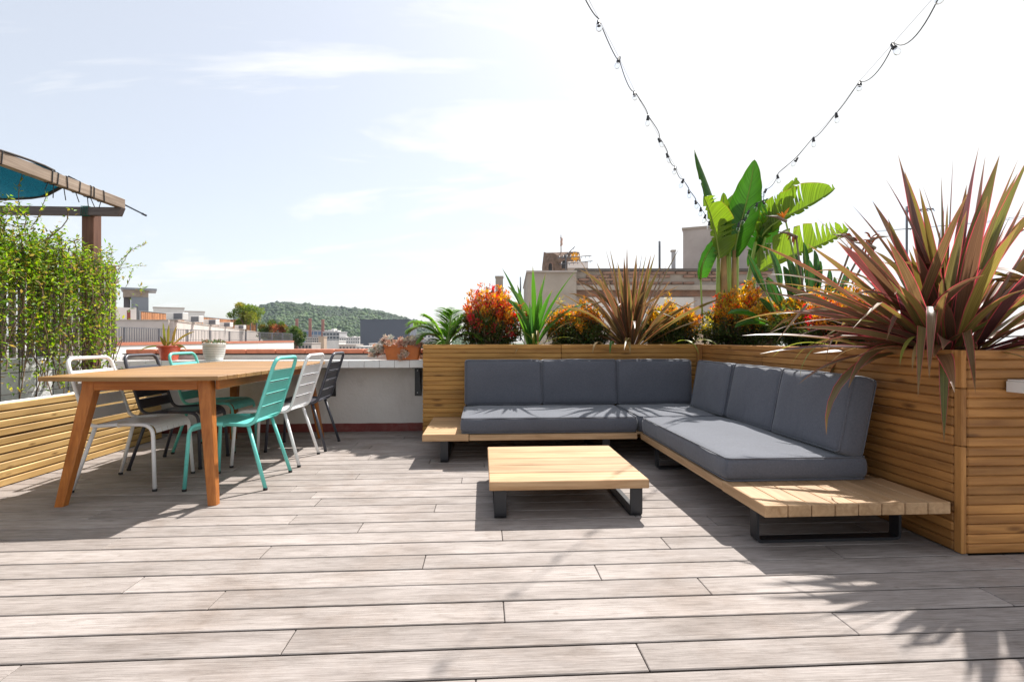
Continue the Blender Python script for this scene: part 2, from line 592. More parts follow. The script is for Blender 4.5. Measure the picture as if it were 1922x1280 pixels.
def fabric(name, c):
    m, n, l, p = new_mat(name)
    tc = nd(n, 'ShaderNodeTexCoord')
    out = None
    tx = []
    for sc in ((1500, 260, 260), (260, 1500, 260), (260, 260, 1500)):
        mp = nd(n, 'ShaderNodeMapping'); mp.inputs['Scale'].default_value = sc
        l.new(tc.outputs['Object'], mp.inputs[0])
        t = nd(n, 'ShaderNodeTexNoise', Scale=0.35, Detail=2.0)
        l.new(mp.outputs[0], t.inputs['Vector'])
        tx.append(t)
    a = nd(n, 'ShaderNodeMath', operation='ADD'); l.new(tx[0].outputs[0], a.inputs[0]); l.new(tx[1].outputs[0], a.inputs[1])
    b = nd(n, 'ShaderNodeMath', operation='ADD'); l.new(a.outputs[0], b.inputs[0]); l.new(tx[2].outputs[0], b.inputs[1])
    d = nd(n, 'ShaderNodeMath', operation='DIVIDE'); l.new(b.outputs[0], d.inputs[0]); d.inputs[1].default_value = 3
    r = ramp(n, [(0.36, [x * .82 for x in c]), (0.5, c), (0.64, [x * 1.22 for x in c])])
    l.new(d.outputs[0], r.inputs[0])
    t3 = nd(n, 'ShaderNodeTexNoise', Scale=3.0, Detail=4.0)
    l.new(tc.outputs['Object'], t3.inputs['Vector'])
    r3 = ramp(n, [(0.3, (0.94, 0.94, 0.94)), (0.7, (1.06, 1.06, 1.06))]); l.new(t3.outputs[0], r3.inputs[0])
    mx = nd(n, 'ShaderNodeMix', data_type='RGBA', blend_type='MULTIPLY'); mx.inputs[0].default_value = 1
    l.new(r.outputs[0], mx.inputs[6]); l.new(r3.outputs[0], mx.inputs[7])
    l.new(mx.outputs[2], p.inputs['Base Color'])
    bp = nd(n, 'ShaderNodeBump', Strength=0.3, Distance=0.002); l.new(d.outputs[0], bp.inputs['Height'])
    bp2 = nd(n, 'ShaderNodeBump', Strength=0.16, Distance=0.03)
    t4 = nd(n, 'ShaderNodeTexNoise', Scale=7.0, Detail=2.0, Distortion=0.8)
    l.new(tc.outputs['Object'], t4.inputs['Vector'])
    l.new(t4.outputs[0], bp2.inputs['Height']); l.new(bp2.outputs[0], bp.inputs['Normal'])
    l.new(bp.outputs[0], p.inputs['Normal'])
    p.inputs['Roughness'].default_value = 0.85
    p.inputs['Specular IOR Level'].default_value = 0.25
    p.inputs['Sheen Weight'].default_value = 0.25
    return m


M = {}
M['deck'] = decking('deck composite')
M['pine'] = wood('treated pine', (0.40, 0.235, 0.075), (0.60, 0.40, 0.17), rough=0.6, grain=(1.8, 26, 26), vary=0.12, knots=0.07)
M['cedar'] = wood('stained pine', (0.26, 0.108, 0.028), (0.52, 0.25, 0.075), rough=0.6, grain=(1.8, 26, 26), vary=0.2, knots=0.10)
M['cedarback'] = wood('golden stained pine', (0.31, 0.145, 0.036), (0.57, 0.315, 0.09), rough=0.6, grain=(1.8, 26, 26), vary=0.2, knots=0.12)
M['planterback'] = plain('planter lining boards', (0.16, 0.075, 0.025), rough=0.8, var=0.3)
M['teak'] = wood('teak', (0.35, 0.20, 0.095), (0.58, 0.385, 0.22), rough=0.5, grain=(1.6, 30, 30), vary=0.14)
M['acacia'] = wood('oiled table wood', (0.32, 0.092, 0.016), (0.52, 0.19, 0.042), rough=0.42, grain=(1.6, 34, 34), vary=0.12)
M['acacialeg'] = wood('oiled leg wood', (0.30, 0.088, 0.016), (0.50, 0.185, 0.042), rough=0.42, grain=(34, 34, 1.6), vary=0.1)
M['tabletop'] = wood('weathered table wood', (0.235, 0.118, 0.042), (0.42, 0.245, 0.10), rough=0.5, grain=(1.6, 34, 34), vary=0.16)
M['oldwood'] = wood('weathered pergola wood', (0.16, 0.115, 0.085), (0.36, 0.29, 0.23), rough=0.75, vary=0.12, grain=(1.4, 30, 30))
M['darkwood'] = wood('brown pergola post', (0.10, 0.045, 0.03), (0.20, 0.10, 0.065), rough=0.7, vary=0.1)
M['greywood'] = wood('grey fence wood', (0.17, 0.13, 0.105), (0.36, 0.31, 0.27), rough=0.8, vary=0.25)
M['fabric'] = fabric('charcoal cushion fabric', (0.094, 0.101, 0.124))
M['black'] = plain('black powder coat', (0.018, 0.019, 0.023), rough=0.42, var=0.1, bump=0.1, bscale=400)
M['white_paint'] = plain('white powder coat', (0.78, 0.79, 0.80), rough=0.35, var=0.03, scale=14)
M['turquoise'] = plain('turquoise powder coat', (0.15, 0.60, 0.54), rough=0.36, var=0.05, scale=14)
M['anthracite'] = plain('anthracite powder coat', (0.055, 0.058, 0.075), rough=0.38, var=0.06, scale=14)
M['rubber'] = plain('black rubber', (0.015, 0.015, 0.017), rough=0.7)
M['render'] = plain('white painted render', (0.66, 0.63, 0.60), rough=0.85, var=0.05, scale=3, bump=0.35, bscale=45, dirt=(0.40, 0.35, 0.31), dirt_scale=1.6, dirt_amt=0.55)
M['blockwhite'] = plain('whitewashed blocks', (0.72, 0.72, 0.73), rough=0.85, var=0.08, scale=5, bump=0.5, bscale=30, dirt=(0.35, 0.34, 0.35), dirt_scale=4, dirt_amt=0.5)
M['redbase'] = plain('dark red base paint', (0.17, 0.028, 0.024), rough=0.6, var=0.15, dirt=(0.3, 0.2, 0.17), dirt_scale=9, dirt_amt=0.3)
M['terracotta'] = plain('terracotta coping', (0.44, 0.15, 0.085), rough=0.75, var=0.2, scale=9, bump=0.2)
M['tar'] = plain('black sealing strip', (0.03, 0.026, 0.026), rough=0.7)
M['tile'] = plain('white glazed tile', (0.80, 0.80, 0.79), rough=0.22, var=0.04, scale=5, dirt=(0.55, 0.48, 0.40), dirt_scale=6, dirt_amt=0.35)
M['grout'] = plain('grey brown grout', (0.30, 0.24, 0.19), rough=0.9)
M['potred'] = plain('red plastic pot', (0.52, 0.075, 0.028), rough=0.45, var=0.08)
M['potorange'] = plain('orange terracotta trough', (0.56, 0.165, 0.04), rough=0.6, var=0.14, scale=8, bump=0.15)
M['potwhite'] = plain('white glazed pot', (0.72, 0.73, 0.70), rough=0.4, var=0.05)
M['potgreen'] = plain('grey green glaze', (0.10, 0.13, 0.12), rough=0.4, var=0.1)
M['soil'] = plain('potting soil', (0.05, 0.035, 0.024), rough=0.95, var=0.4, scale=30, bump=0.8, bscale=60)
M['fleece'] = plain('white liner fleece', (0.74, 0.74, 0.74), rough=0.9, var=0.06, bump=0.5, bscale=20)
M['deckbase'] = plain('dark void under deck', (0.022, 0.018, 0.016), rough=0.95)
M['steel'] = plain('galvanised steel', (0.42, 0.42, 0.43), rough=0.4, metal=0.8, var=0.1)
M['rust'] = plain('rusty rebar wire', (0.05, 0.038, 0.035), rough=0.75, var=0.3)
M['bark'] = plain('twig bark', (0.15, 0.095, 0.06), rough=0.85, var=0.3, scale=20)

# ------------------------------------------------------------------ ground, terrace, deck
mb = MB()
ids = mb.pts([(-6000, -3000, -18), (6000, -3000, -18), (6000, 8000, -18), (-6000, 8000, -18)])
mb.face(ids)
M['ground'] = plain('distant city ground', (0.20, 0.19, 0.17), rough=0.95, var=0.35, scale=0.02)
tag(mb.build('ground', M['ground']), kind='structure')

mb = MB()
mb.box((0.2, 1.4, -9.03), (8.4, 9.0, 17.9))
tag(mb.build('terrace_block', M['render']), kind='structure')

mb = MB()
mb.box((0.0, 2.6, -0.058), (7.4, 6.2, 0.03))
deck = tag(mb.build('deck', M['deckbase']), kind='structure')
JOINT = {0: .505, 1: -.642, 2: .079, 3: -1.02, 4: -1.424, 5: -.263, 6: -1.02, 7: -1.82, 8: -.65, 10: -.281, 11: -1.01}
rj = random.Random(3)


def deck_board(L, w, loc, rot=(0, 0, 0), ch=.002):
    """board with grooved edges: a thin top lip over a narrower core"""
    k = ('deck', round(L, 3), w)
    if k not in board_cache:
        mb = MB()
        mb.box((0, 0, .0095), (L, w, .007), ch=ch)
        mb.box((0, 0, -.0035), (L - .004, max(.004, w - .030), .019))
        board_cache[k] = mb.mesh('deck_board', M['deck'])
    link('deck_board', board_cache[k], deck, loc, rot)


for k in range(-8, 29):
    y0 = 1.517 + .147 * k
    w = .1380 if k < 28 else .024
    yc = y0 + .0735 if k < 28 else y0 - .147 + .147 + .012
    xl = -3.26
    xr = 3.3 if yc < 2.2 else (2.26 if yc < 5.06 else -0.5)
    j = JOINT.get(k, rj.uniform(0, 1.92))
    while j > xl: j -= 1.92
    a = j
    while a < xr:
        s0, s1 = max(a, xl), min(a + 1.92, xr)
        if s1 - s0 > 0.05:
            deck_board(s1 - s0 - .003, w, ((s0 + s1) / 2, yc, -.013 + rj.uniform(-.0007, .0007)), (rj.uniform(-.002, .002), 0, 0), ch=.0025)
        a += 1.92

# ------------------------------------------------------------------ back parapet with coping, base paint and tiled shelf
WY = 5.645
wall = empty('parapet_wall', (-1.0, WY + .08, 0), 'low white rendered parapet wall with terracotta coping at the back of the deck', 'wall')
mb = MB(); mb.box((-.2, WY + .09, .39), (7.2, .18, .886)); mb.build('wall_body', M['render'], wall)
mb = MB(); mb.box((-.2, WY + .088, .8415), (7.2, .192, .016)); mb.build('sealing_strip', M['tar'], wall)
mb = MB()
n = 60
top = [(.088 + .004 * noise.noise((i * .35, 0, 0)) + .002 * noise.noise((i * 2.1, 3, 0))) for i in range(n + 1)]
a = mb.pts([(-3.72 + 3.2 * i / n, WY - .007, 0.001) for i in range(n + 1)])
b = mb.pts([(-3.72 + 3.2 * i / n, WY - .007, top[i]) for i in range(n + 1)])
c = mb.pts([(-3.72 + 3.2 * i / n, WY + .002, top[i] + .003) for i in range(n + 1)])
for i in range(n):
    mb.face([a[i], a[i + 1], b[i + 1], b[i]]); mb.face([b[i], b[i + 1], c[i + 1], c[i]])
mb.build('base_band', M['redbase'], wall)
x = -3.75
while x < 3.3:
    board('coping_tile', wall, M['terracotta'], .302, .24, .043, (x + .154, WY + .085, .8715 + random.uniform(-.001, .001)), ch=.006)
    x += .308

SF, SX0, SX1 = 5.36, -3.70, -.60
shelf = empty('tiled_shelf', ((SX0 + SX1) / 2, WY, .70), 'white tiled counter shelf on black brackets along the white parapet wall', 'shelf')
mb = MB(); mb.box(((SX0 + SX1) / 2, (SF + WY) / 2 + .004, .7435), (SX1 - SX0 - .004, WY - SF - .012, .069)); mb.build('shelf_core', M['grout'], shelf)
x = SX0
while x < SX1 - .05:
    board('front_tile', shelf, M['tile'], .1515, .008, .075, (x + .0775, SF + .004, .7435), ch=.002)
    for k in range(2):
        board('top_tile', shelf, M['tile'], .1515, .134, .007, (x + .0775, SF + .012 + .068 + k * .1365, .7815), ch=.002)
    x += .155
for bx in (-3.0, -1.62, -.70):
    br = MB()
    br.box((bx, WY - .006, .545), (.075, .010, .32), ch=.002)
    br.box((bx, WY - .12, .700), (.075, .215, .010), ch=.002)
    o = br.build('bracket', M['black'], shelf)
    g = MB()
    p0 = g.pts([(bx + .03, WY - .012, .69), (bx + .03, WY - .20, .69), (bx + .03, WY - .012, .43)])
    p1 = g.pts([(bx + .036, WY - .012, .69), (bx + .036, WY - .20, .69), (bx + .036, WY - .012, .43)])
    g.face(p0); g.face(p1[::-1])
    for i in range(3): g.face([p0[i], p1[i], p1[(i + 1) % 3], p0[(i + 1) % 3]])
    g.build('gusset', M['black'], o)
    for sz in (.66, .42):
        s_ = MB(); s_.lathe([(.0065, 0), (.005, .004)], (0, 0, 0), 8)
        me = s_.mesh('screw', M['steel'])
        link('screw', me, o, (bx - .008, WY - .011, sz), (R(90), 0, 0))

# left boundary: whitewashed wall and a slat fence standing on it
mb = MB(); mb.box((-3.85, 3.3, .40), (.22, 4.69, .88), ch=.012)
tag(mb.build('boundary_wall', M['blockwhite']), 'whitewashed low side wall behind the yellow pine planter', 'wall')
fence = empty('slat_fence', (-3.86, 4.2, .84), 'grey weathered vertical slat fence standing on the whitewashed side wall', 'fence')
y = 2.2
i = 0
while y < 5.62:
    h = .95 + random.uniform(-.03, .03)
    board('slat', fence, M['greywood'], .93, .02, .048, (-3.86 + random.uniform(-.006, .006), y, .845 + .465), (0, R(90) + random.uniform(-.008, .008), R(90) * 0), ch=.003)
    y += .083; i += 1
for zr in (1.0, 1.62):
    board('rail', fence, M['greywood'], 3.5, .02, .05, (-3.885, 3.95, zr), (0, 0, R(90)), ch=.003)

# ------------------------------------------------------------------ left pine planter
PX = -3.24
lp = empty('pine_planter', (-3.42, 3.2, 0), 'long low planter of pale yellow pine slats beside the dining table', 'planter')
LY0, LY1 = 1.1, 5.385
gapz = [0.003 + .0562 * i + (.006 if i >= 6 else 0) for i in range(10)]
for i, z0 in enumerate(gapz):
    xo = random.uniform(-.002, .002) + (-.006 if i == 5 else 0)
    for (a_, b_) in ((LY0, 2.9), (2.9, LY1)):
        board('slat', lp, M['pine'], b_ - a_ - .002, .024, .0495, (PX - .012 + xo, (a_ + b_) / 2, z0 + .0255), (0, 0, R(90)), ch=.0055)
    board('slat', lp, M['pine'], .34, .024, .0495, (PX - .20, LY1 + .0125, z0 + .0255), ch=.0055)
mb = MB(); mb.box((PX - .031, (LY0 + LY1) / 2, .28), (.012, LY1 - LY0 - .02, .54)); mb.box((PX - .20, LY1 - .008, .28), (.33, .012, .54)); mb.build('backing', M['planterback'], lp)
mb = MB(); mb.box((PX - .21, (LY0 + LY1) / 2, .50), (.33, LY1 - LY0 - .05, .04)); mb.build('soil', M['soil'], lp)
mb = MB()          # white liner fleece folded over the inside edge
n = 90
for i in range(n + 1):
    yy = LY0 + .02 + (LY1 - LY0 - .04) * i / n
    q = noise.noise((i * .4, 5, 0)) * .012
    mb.pts([(PX - .03, yy, .560 + q * .5), (PX - .042, yy, .572 + q * 1.3), (PX - .075 + q, yy, .570 + q), (PX - .11 + q * 2, yy, .53)])
for i in range(n):
    for k in range(3):
        mb.face([i * 4 + k, i * 4 + k + 1, i * 4 + k + 5, i * 4 + k + 4], smooth=True)
mb.build('liner', M['fleece'], lp)

# ------------------------------------------------------------------ big planter box (L shape with returned end)
BY, RX, EY = 5.10, 2.22, 2.25
pb = empty('planter_box', (1.9, 5.1, 0), 'tall stained wood planter box wrapping the corner behind the grey sofa', 'planter')
NR, PT = 21, .0451
rp = random.Random(11)
for r in range(NR):
    z = .003 + PT * r + PT / 2
    topband = r >= NR - 4

    def sl(L, loc, rz, mt='cedar'):
        board('slat', pb, M[mt], round(L, 3), .022, .0438, loc, (rp.uniform(-.03, .03), 0, rz), ch=.0062)
    js = [-.591, .79 if topband else (.35 if r % 2 else 1.25), RX]
    for a_, b_ in zip(js, js[1:]):
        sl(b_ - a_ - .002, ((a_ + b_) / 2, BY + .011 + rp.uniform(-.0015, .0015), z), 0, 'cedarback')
    js = [EY + .045, 3.95 if topband else (3.1 if r < 10 else 3.5), BY]
    for a_, b_ in zip(js, js[1:]):
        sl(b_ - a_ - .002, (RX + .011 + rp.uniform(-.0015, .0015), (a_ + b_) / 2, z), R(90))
    sl(1.06, (RX + .028 + .53, EY + .011 + rp.uniform(-.0015, .0015), z), 0)
for (z0, z1) in ((.003, .50), (.503, .77), (.773, .95)):
    board('corner_post', pb, M['cedar'], z1 - z0, .042, .026, (RX + .013, EY + .022, (z0 + z1) / 2), (0, R(90), 0), ch=.004)
board('corner_post', pb, M['cedar'], .952, .045, .045, (RX - .024, BY - .024, .476), (0, R(90), 0), ch=.004)
mb = MB()
mb.box((.9, BY + .03, .47), (2.95, .014, .92)); mb.box((RX + .03, 3.7, .47), (.014, 2.8, .92)); mb.box((RX + .56, EY + .03, .47), (1.05, .014, .92))
mb.box((-.58, BY + .28, .47), (.014, .5, .92)); mb.box((RX + .60, 3.9, .47), (.02, 3.3, .92))
mb.build('backing', M['planterback'], pb)
mb = MB(); mb.box((.8, BY + .29, .87), (2.74, .49, .06)); mb.box((RX + .32, 3.95, .872), (.54, 3.36, .06)); mb.box((2.9, 2.7, .868), (.7, .85, .06))
mb.build('soil', M['soil'], pb)

# tiled shelf at the right edge
rs = empty('tiled_ledge', (2.8, 2.24, .75), 'white tiled ledge at the right edge in front of the planter end', 'shelf')
mb = MB(); mb.box((2.965, 2.145, .782), (1.06, .19, .05), ch=.003); mb.build('ledge_core', M['grout'], rs)
for k in range(7):
    board('front_tile', rs, M['tile'], .1515, .008, .058, (2.43 + .0775 + k * .155, 2.046, .782), ch=.002)
    board('top_tile', rs, M['tile'], .1515, .19, .008, (2.43 + .0775 + k * .155, 2.146, .811), ch=.002)
board('end_tile', rs, M['tile'], .008, .19, .05, (2.43, 2.146, .782), ch=.002)

# ------------------------------------------------------------------ corner bench and its cushions
BX0, SXF, BF = -.48, 1.288, 4.114           # left end, inner face of the side wing, front of the back wing
bench = empty('corner_bench', (1.3, 4.1, 0), 'L shaped corner sofa frame of pale teak boards on black metal legs', 'sofa')
ZT, TH = .240, .055
for k in range(8):                           # left end platform
    yy = BF + .0575 + k * .1165
    board('plank', bench, M['teak'], .37, .1125, TH, (BX0 + .185, yy, ZT - TH / 2), ch=.003)
for k in range(8):                           # near end platform: boards run front to back
    xx = SXF + .0555 + k * .1125
    board('plank', bench, M['teak'], .42, .1085, TH, (xx, 2.27 + .21, ZT - TH / 2), (0, 0, R(90)), ch=.003)
for k in range(7):                           # boards under the cushions
    board('plank', bench, M['teak'], 2.28, .105, .022, (-.105 + 1.14, BF + .10 + k * .125, ZT - .012), ch=.002)
    if k < 6:
        board('plank', bench, M['teak'], 1.40, .105, .022, (SXF + .10 + k * .125, 2.70 + .70, ZT - .012), (0, 0, R(90)), ch=.002)
board('fascia', bench, M['teak'], SXF - .025 + .105, .024, .046, ((SXF - .025 - .105) / 2, BF + .014, ZT - .029), ch=.002)
board('fascia', bench, M['teak'], BF - 2.692, .024, .046, (SXF + .014, (BF + 2.692) / 2, ZT - .029), (0, 0, R(90)), ch=.002)
board('back_rail', bench, M['teak'], 2.6, .024, .046, (.85, 5.06, ZT - .03), ch=.002)
board('back_rail', bench, M['teak'], 2.3, .024, .046, (2.17, 3.85, ZT - .03), (0, 0, R(90)), ch=.002)


def uframe(name, parent, a, b, ztop, w=.062, t=.014, floor=.001):
    """flat bar bent into a rectangle: two posts, a bottom rail and a top rail between plan points a and b"""
    a, b = Vector((*a, 0)), Vector((*b, 0))
    d = (b - a).normalized(); nrm = Vector((-d.y, d.x, 0))
    prof = round_path([a + Vector((0, 0, ztop)), a + Vector((0, 0, floor)), b + Vector((0, 0, floor)), b + Vector((0, 0, ztop))], .03, 4)
    inner = []
    m = len(prof)
    cen = (a + b) / 2 + Vector((0, 0, ztop / 2))
    mb = MB()
    for i, p in enumerate(prof):
        t0 = (prof[min(i + 1, m - 1)] - prof[max(i - 1, 0)]).normalized()
        inn = nrm.cross(t0)
        if inn.dot(cen - p) < 0: inn = -inn
        mb.pts([p - nrm * w / 2, p + nrm * w / 2, p + inn * t + nrm * w / 2, p + inn * t - nrm * w / 2])
    for i in range(m - 1):
        for k in range(4):
            mb.face([i * 4 + k, i * 4 + (k + 1) % 4, (i + 1) * 4 + (k + 1) % 4, (i + 1) * 4 + k])
    mb.face([0, 1, 2, 3]); mb.face([(m - 1) * 4 + k for k in (3, 2, 1, 0)])
    mb.box((a + b) / 2 + Vector((0, 0, ztop - .006)), ((b - a).length - 2 * t if abs(d.x) > .5 else w, (b - a).length - 2 * t if abs(d.y) > .5 else w, .010))
    return mb.build(name, M['black'], parent, fix=True)


zt = ZT - TH - .001
uframe('leg_frame', bench, (-.31, BF + .06), (-.31, BF + .86), zt)
uframe('leg_frame', bench, (SXF + .055, 2.47), (SXF + .80, 2.47), zt)
uframe('leg_frame', bench, (SXF + .055, 3.90), (SXF + .80, 3.90), zt)
uframe('leg_frame', bench, (1.02, BF + .06), (1.02, BF + .86), zt)


def cushion(name, L, W, T, loc, rot, label, cat, group, r=.026, bulge=.011, seed=0, crease=0):
    """soft box: L along X, W along Y, T along Z"""
    N = 18
    half = Vector((L / 2, W / 2, T / 2))
    r = min(r, T * .46)

    def rem(t):
        q = 1 - (1 - abs(t)) ** 2
        return math.copysign(q, t)
    mb = MB()
    grid = {}

    def vert(p):
        k = tuple(round(x, 5) for x in p)
        if k in grid: return grid[k]
        u, v, w = (rem(p[0]), rem(p[1]), rem(p[2]))
        q = Vector((u * half.x, v * half.y, w * half.z))
        inn = Vector([max(-half[i] + r, min(half[i] - r, q[i])) for i in range(3)])
        dd = q - inn
        nrm = dd.normalized() if dd.length > 1e-7 else Vector((0, 0, 0))
        pos = inn + nrm * r if dd.length > 1e-7 else q
        f = (1 - u ** 4) * (1 - v ** 4)
        pos.z += math.copysign(1, w) * bulge * f * min(1, abs(w) * 1.2) * (1 if abs(w) > .01 else 0)
        g = (1 - w ** 2)
        pos.x += math.copysign(1, u) * .008 * g * (abs(u) > .99)
        pos.y += math.copysign(1, v) * .008 * g * (abs(v) > .99)
        nz = noise.noise(pos * 5 + Vector((seed * 7.3, seed, 0))) * .0075 + noise.noise(pos * 13 + Vector((seed, seed * 3.1, 9))) * .003 + (crease * max(0, v) ** 3 * abs(math.sin(u * L * 19 + 2.2 * noise.noise(Vector((u * 5, seed, 0))))) * -.010 if crease else 0)
        pos += Vector((nz * .4, nz * .4, nz if abs(w) > .5 else nz * .3))
        grid[k] = mb.pts([pos])[0]
        return grid[k]
    for ax in range(3):
        b_, c_ = (ax + 1) % 3, (ax + 2) % 3
        nb = [N, N, 8][b_]; nc = [N, N, 8][c_]
        for sg in (-1, 1):
            for i in range(nb):
                for j in range(nc):
                    q = []
                    for (di, dj) in ((0, 0), (1, 0), (1, 1), (0, 1)):
                        p = [0, 0, 0]; p[ax] = sg; p[b_] = -1 + 2 * (i + di) / nb; p[c_] = -1 + 2 * (j + dj) / nc
                        q.append(vert(p))
                    mb.face(q if sg > 0 else q[::-1], smooth=True)
    o = link(name, mb.mesh(name, M['fabric']), None, loc, rot)
    tag(o, label, cat, group)
    for sg in (1, -1):
        pp = MB()
        e = .0035
        hx, hy, hz = half.x - r * .28 + e, half.y - r * .28 + e, half.z - r * .28 + e
        path = round_path([(0, -hy, sg * hz), (hx, -hy, sg * hz), (hx, hy, sg * hz), (-hx, hy, sg * hz), (-hx, -hy, sg * hz), (0, -hy, sg * hz)], .03, 5)
        pp.tube(path, .0042, 6, cap=False)
        q = link('piping', pp.mesh('piping', M['fabric']), o, (0, 0, 0)); q.location = (0, 0, 0)
    return o


SG, BG = 'seat cushions of the corner sofa', 'back cushions of the corner sofa'
ZC = ZT + .002
cushion('seat_cushion', 1.44, .80, .125, (-.172 + .72, BF + .015 + .40, ZC + .0625), (0, 0, 0), 'charcoal seat cushion on the left stretch of the corner sofa', 'cushion', SG, seed=1)
cushion('seat_cushion', .80, .80, .125, (1.275 + .40 + .02, BF + .03 + .40, ZC + .0625), (0, 0, R(90)), 'square charcoal seat cushion in the inner corner of the sofa', 'cushion', SG, seed=2)
cushion('seat_cushion', 1.46, .78, .125, (SXF + .012 + .39, 2.655 + .73, ZC + .0625), (0, 0, R(90)), 'long charcoal seat cushion on the right arm of the sofa beside the bare teak planks', 'cushion', SG, seed=3)
TL = R(90 - 7)
for i, lb in enumerate(('leftmost charcoal back cushion against the rear planter', 'charcoal back cushion in the middle of the three along the rear planter', 'charcoal back cushion along the rear planter nearest the sofa corner')):
    cushion('back_cushion', .735, .43, .15, (-.165 + .3675 + .735 * i, 4.965 + .01 * (i % 2), .372 + .213), (R(90 - 4) + .01 * i, 0, random.uniform(-.008, .008)), lb, 'cushion', BG, seed=5 + i, crease=.7)
for i, (y0, y1, lb) in enumerate(((2.655, 3.325, 'charcoal back cushion at the near end of the right arm of the sofa'), (3.33, 3.99, 'middle charcoal back cushion along the right arm of the sofa'), (3.995, 4.66, 'charcoal back cushion of the right arm tucked into the sofa corner'))):
    cushion('back_cushion', y1 - y0, .43, .14, (2.03 + .012 * (i == 1), (y0 + y1) / 2, .372 + .212), (R(90 - 10 - 1.5 * (i == 0)), 0, R(-90) + random.uniform(-.015, .015)), lb, 'cushion', BG, seed=9 + i, crease=1)

# ------------------------------------------------------------------ coffee table
ct = empty('coffee_table', (.485, 3.27, 0), 'low square coffee table of pale teak boards on black loop legs', 'table')
for k in range(5):
    board('plank', ct, M['teak'], .895, .182, .050, (.485, 2.815 + .092 + k * .1845, .217 - .025), (0, 0, random.uniform(-.001, .001)), ch=.004)
for xx in (.10, .87):
    uframe('leg_frame', ct, (xx, 2.85), (xx, 3.70), .166, w=.068, t=.016)
for yy in (3.0, 3.55):
    board('cross_bar', ct, M['black'], .72, .04, .012, (.485, yy, .159), ch=.002)

# ------------------------------------------------------------------ dining table
dt = empty('dining_table', (-2.10, 4.26, 0), 'long wooden dining table with slatted top and splayed tapered legs', 'table')
TCX, TY0, TY1, TZ = -2.125, 3.205, 5.325, .776
NS = 20


def halfw(y):
    t = (y - (TY0 + TY1) / 2) / ((TY1 - TY0) / 2)
    return .520 + .050 * (1 - t * t)


for k in range(NS):
    a_ = TY0 + (TY1 - TY0) * k / NS + .0024
    b_ = TY0 + (TY1 - TY0) * (k + 1) / NS - .0024
    ha, hb = halfw(a_), halfw(b_)
    xs = [-1, -.6, -.2, .2, .6, 1]
    bow = lambda s: .038 * (1 - s * s)
    lo = [(s * ha, a_ - (bow(s) if k == 0 else 0)) for s in xs]
    hi = [(s * hb, b_ + (bow(s) if k == NS - 1 else 0)) for s in xs][::-1]
    cy = (a_ + b_) / 2
    mb = MB(); mb.prism([(x_, y_ - cy) for x_, y_ in lo + hi], -.013, .013)
    me = mb.mesh('top_slat', M['tabletop'])
    bm = bmesh.new(); bm.from_mesh(me)
    eds = [e for e in bm.edges if all(abs(v.co.z - .013) < 1e-5 for v in e.verts)]
    bmesh.ops.bevel(bm, geom=eds, offset=.003, segments=1, affect='EDGES')
    bm.to_mesh(me); bm.free()
    link('top_slat', me, dt, (TCX, cy, TZ - .013 + random.uniform(-.0006, .0006)))
legs = [((-2.42, 3.335), (-2.525, 3.225)), ((-1.735, 3.325), (-1.625, 3.20)), ((-1.735, 5.17), (-1.635, 5.30)), ((-2.42, 5.17), (-2.50, 5.30))]
for (t_, b_) in legs:
    mb = MB(); mb.taper((0, 0, .748), (b_[0] - t_[0], b_[1] - t_[1], .001), .078, .052, .25)
    me = mb.mesh('leg', M['acacialeg'], (0, 0, 0))
    link('leg', me, dt, (t_[0], t_[1], 0))
board('apron', dt, M['acacia'], .62, .024, .062, (-2.078, 3.305, .717), ch=.003)
board('apron', dt, M['acacia'], .62, .024, .062, (-2.078, 5.20, .717), ch=.003)
for xx in (-2.47, -1.665):
    board('apron', dt, M['acacia'], 1.86, .024, .062, (xx, 4.25, .717), (0, 0, R(90)), ch=.003)
board('support_rail', dt, M['acacia'], 1.86, .05, .03, (-2.09, 4.25, .733), (0, 0, R(90)), ch=.003)

# ------------------------------------------------------------------ dining chairs


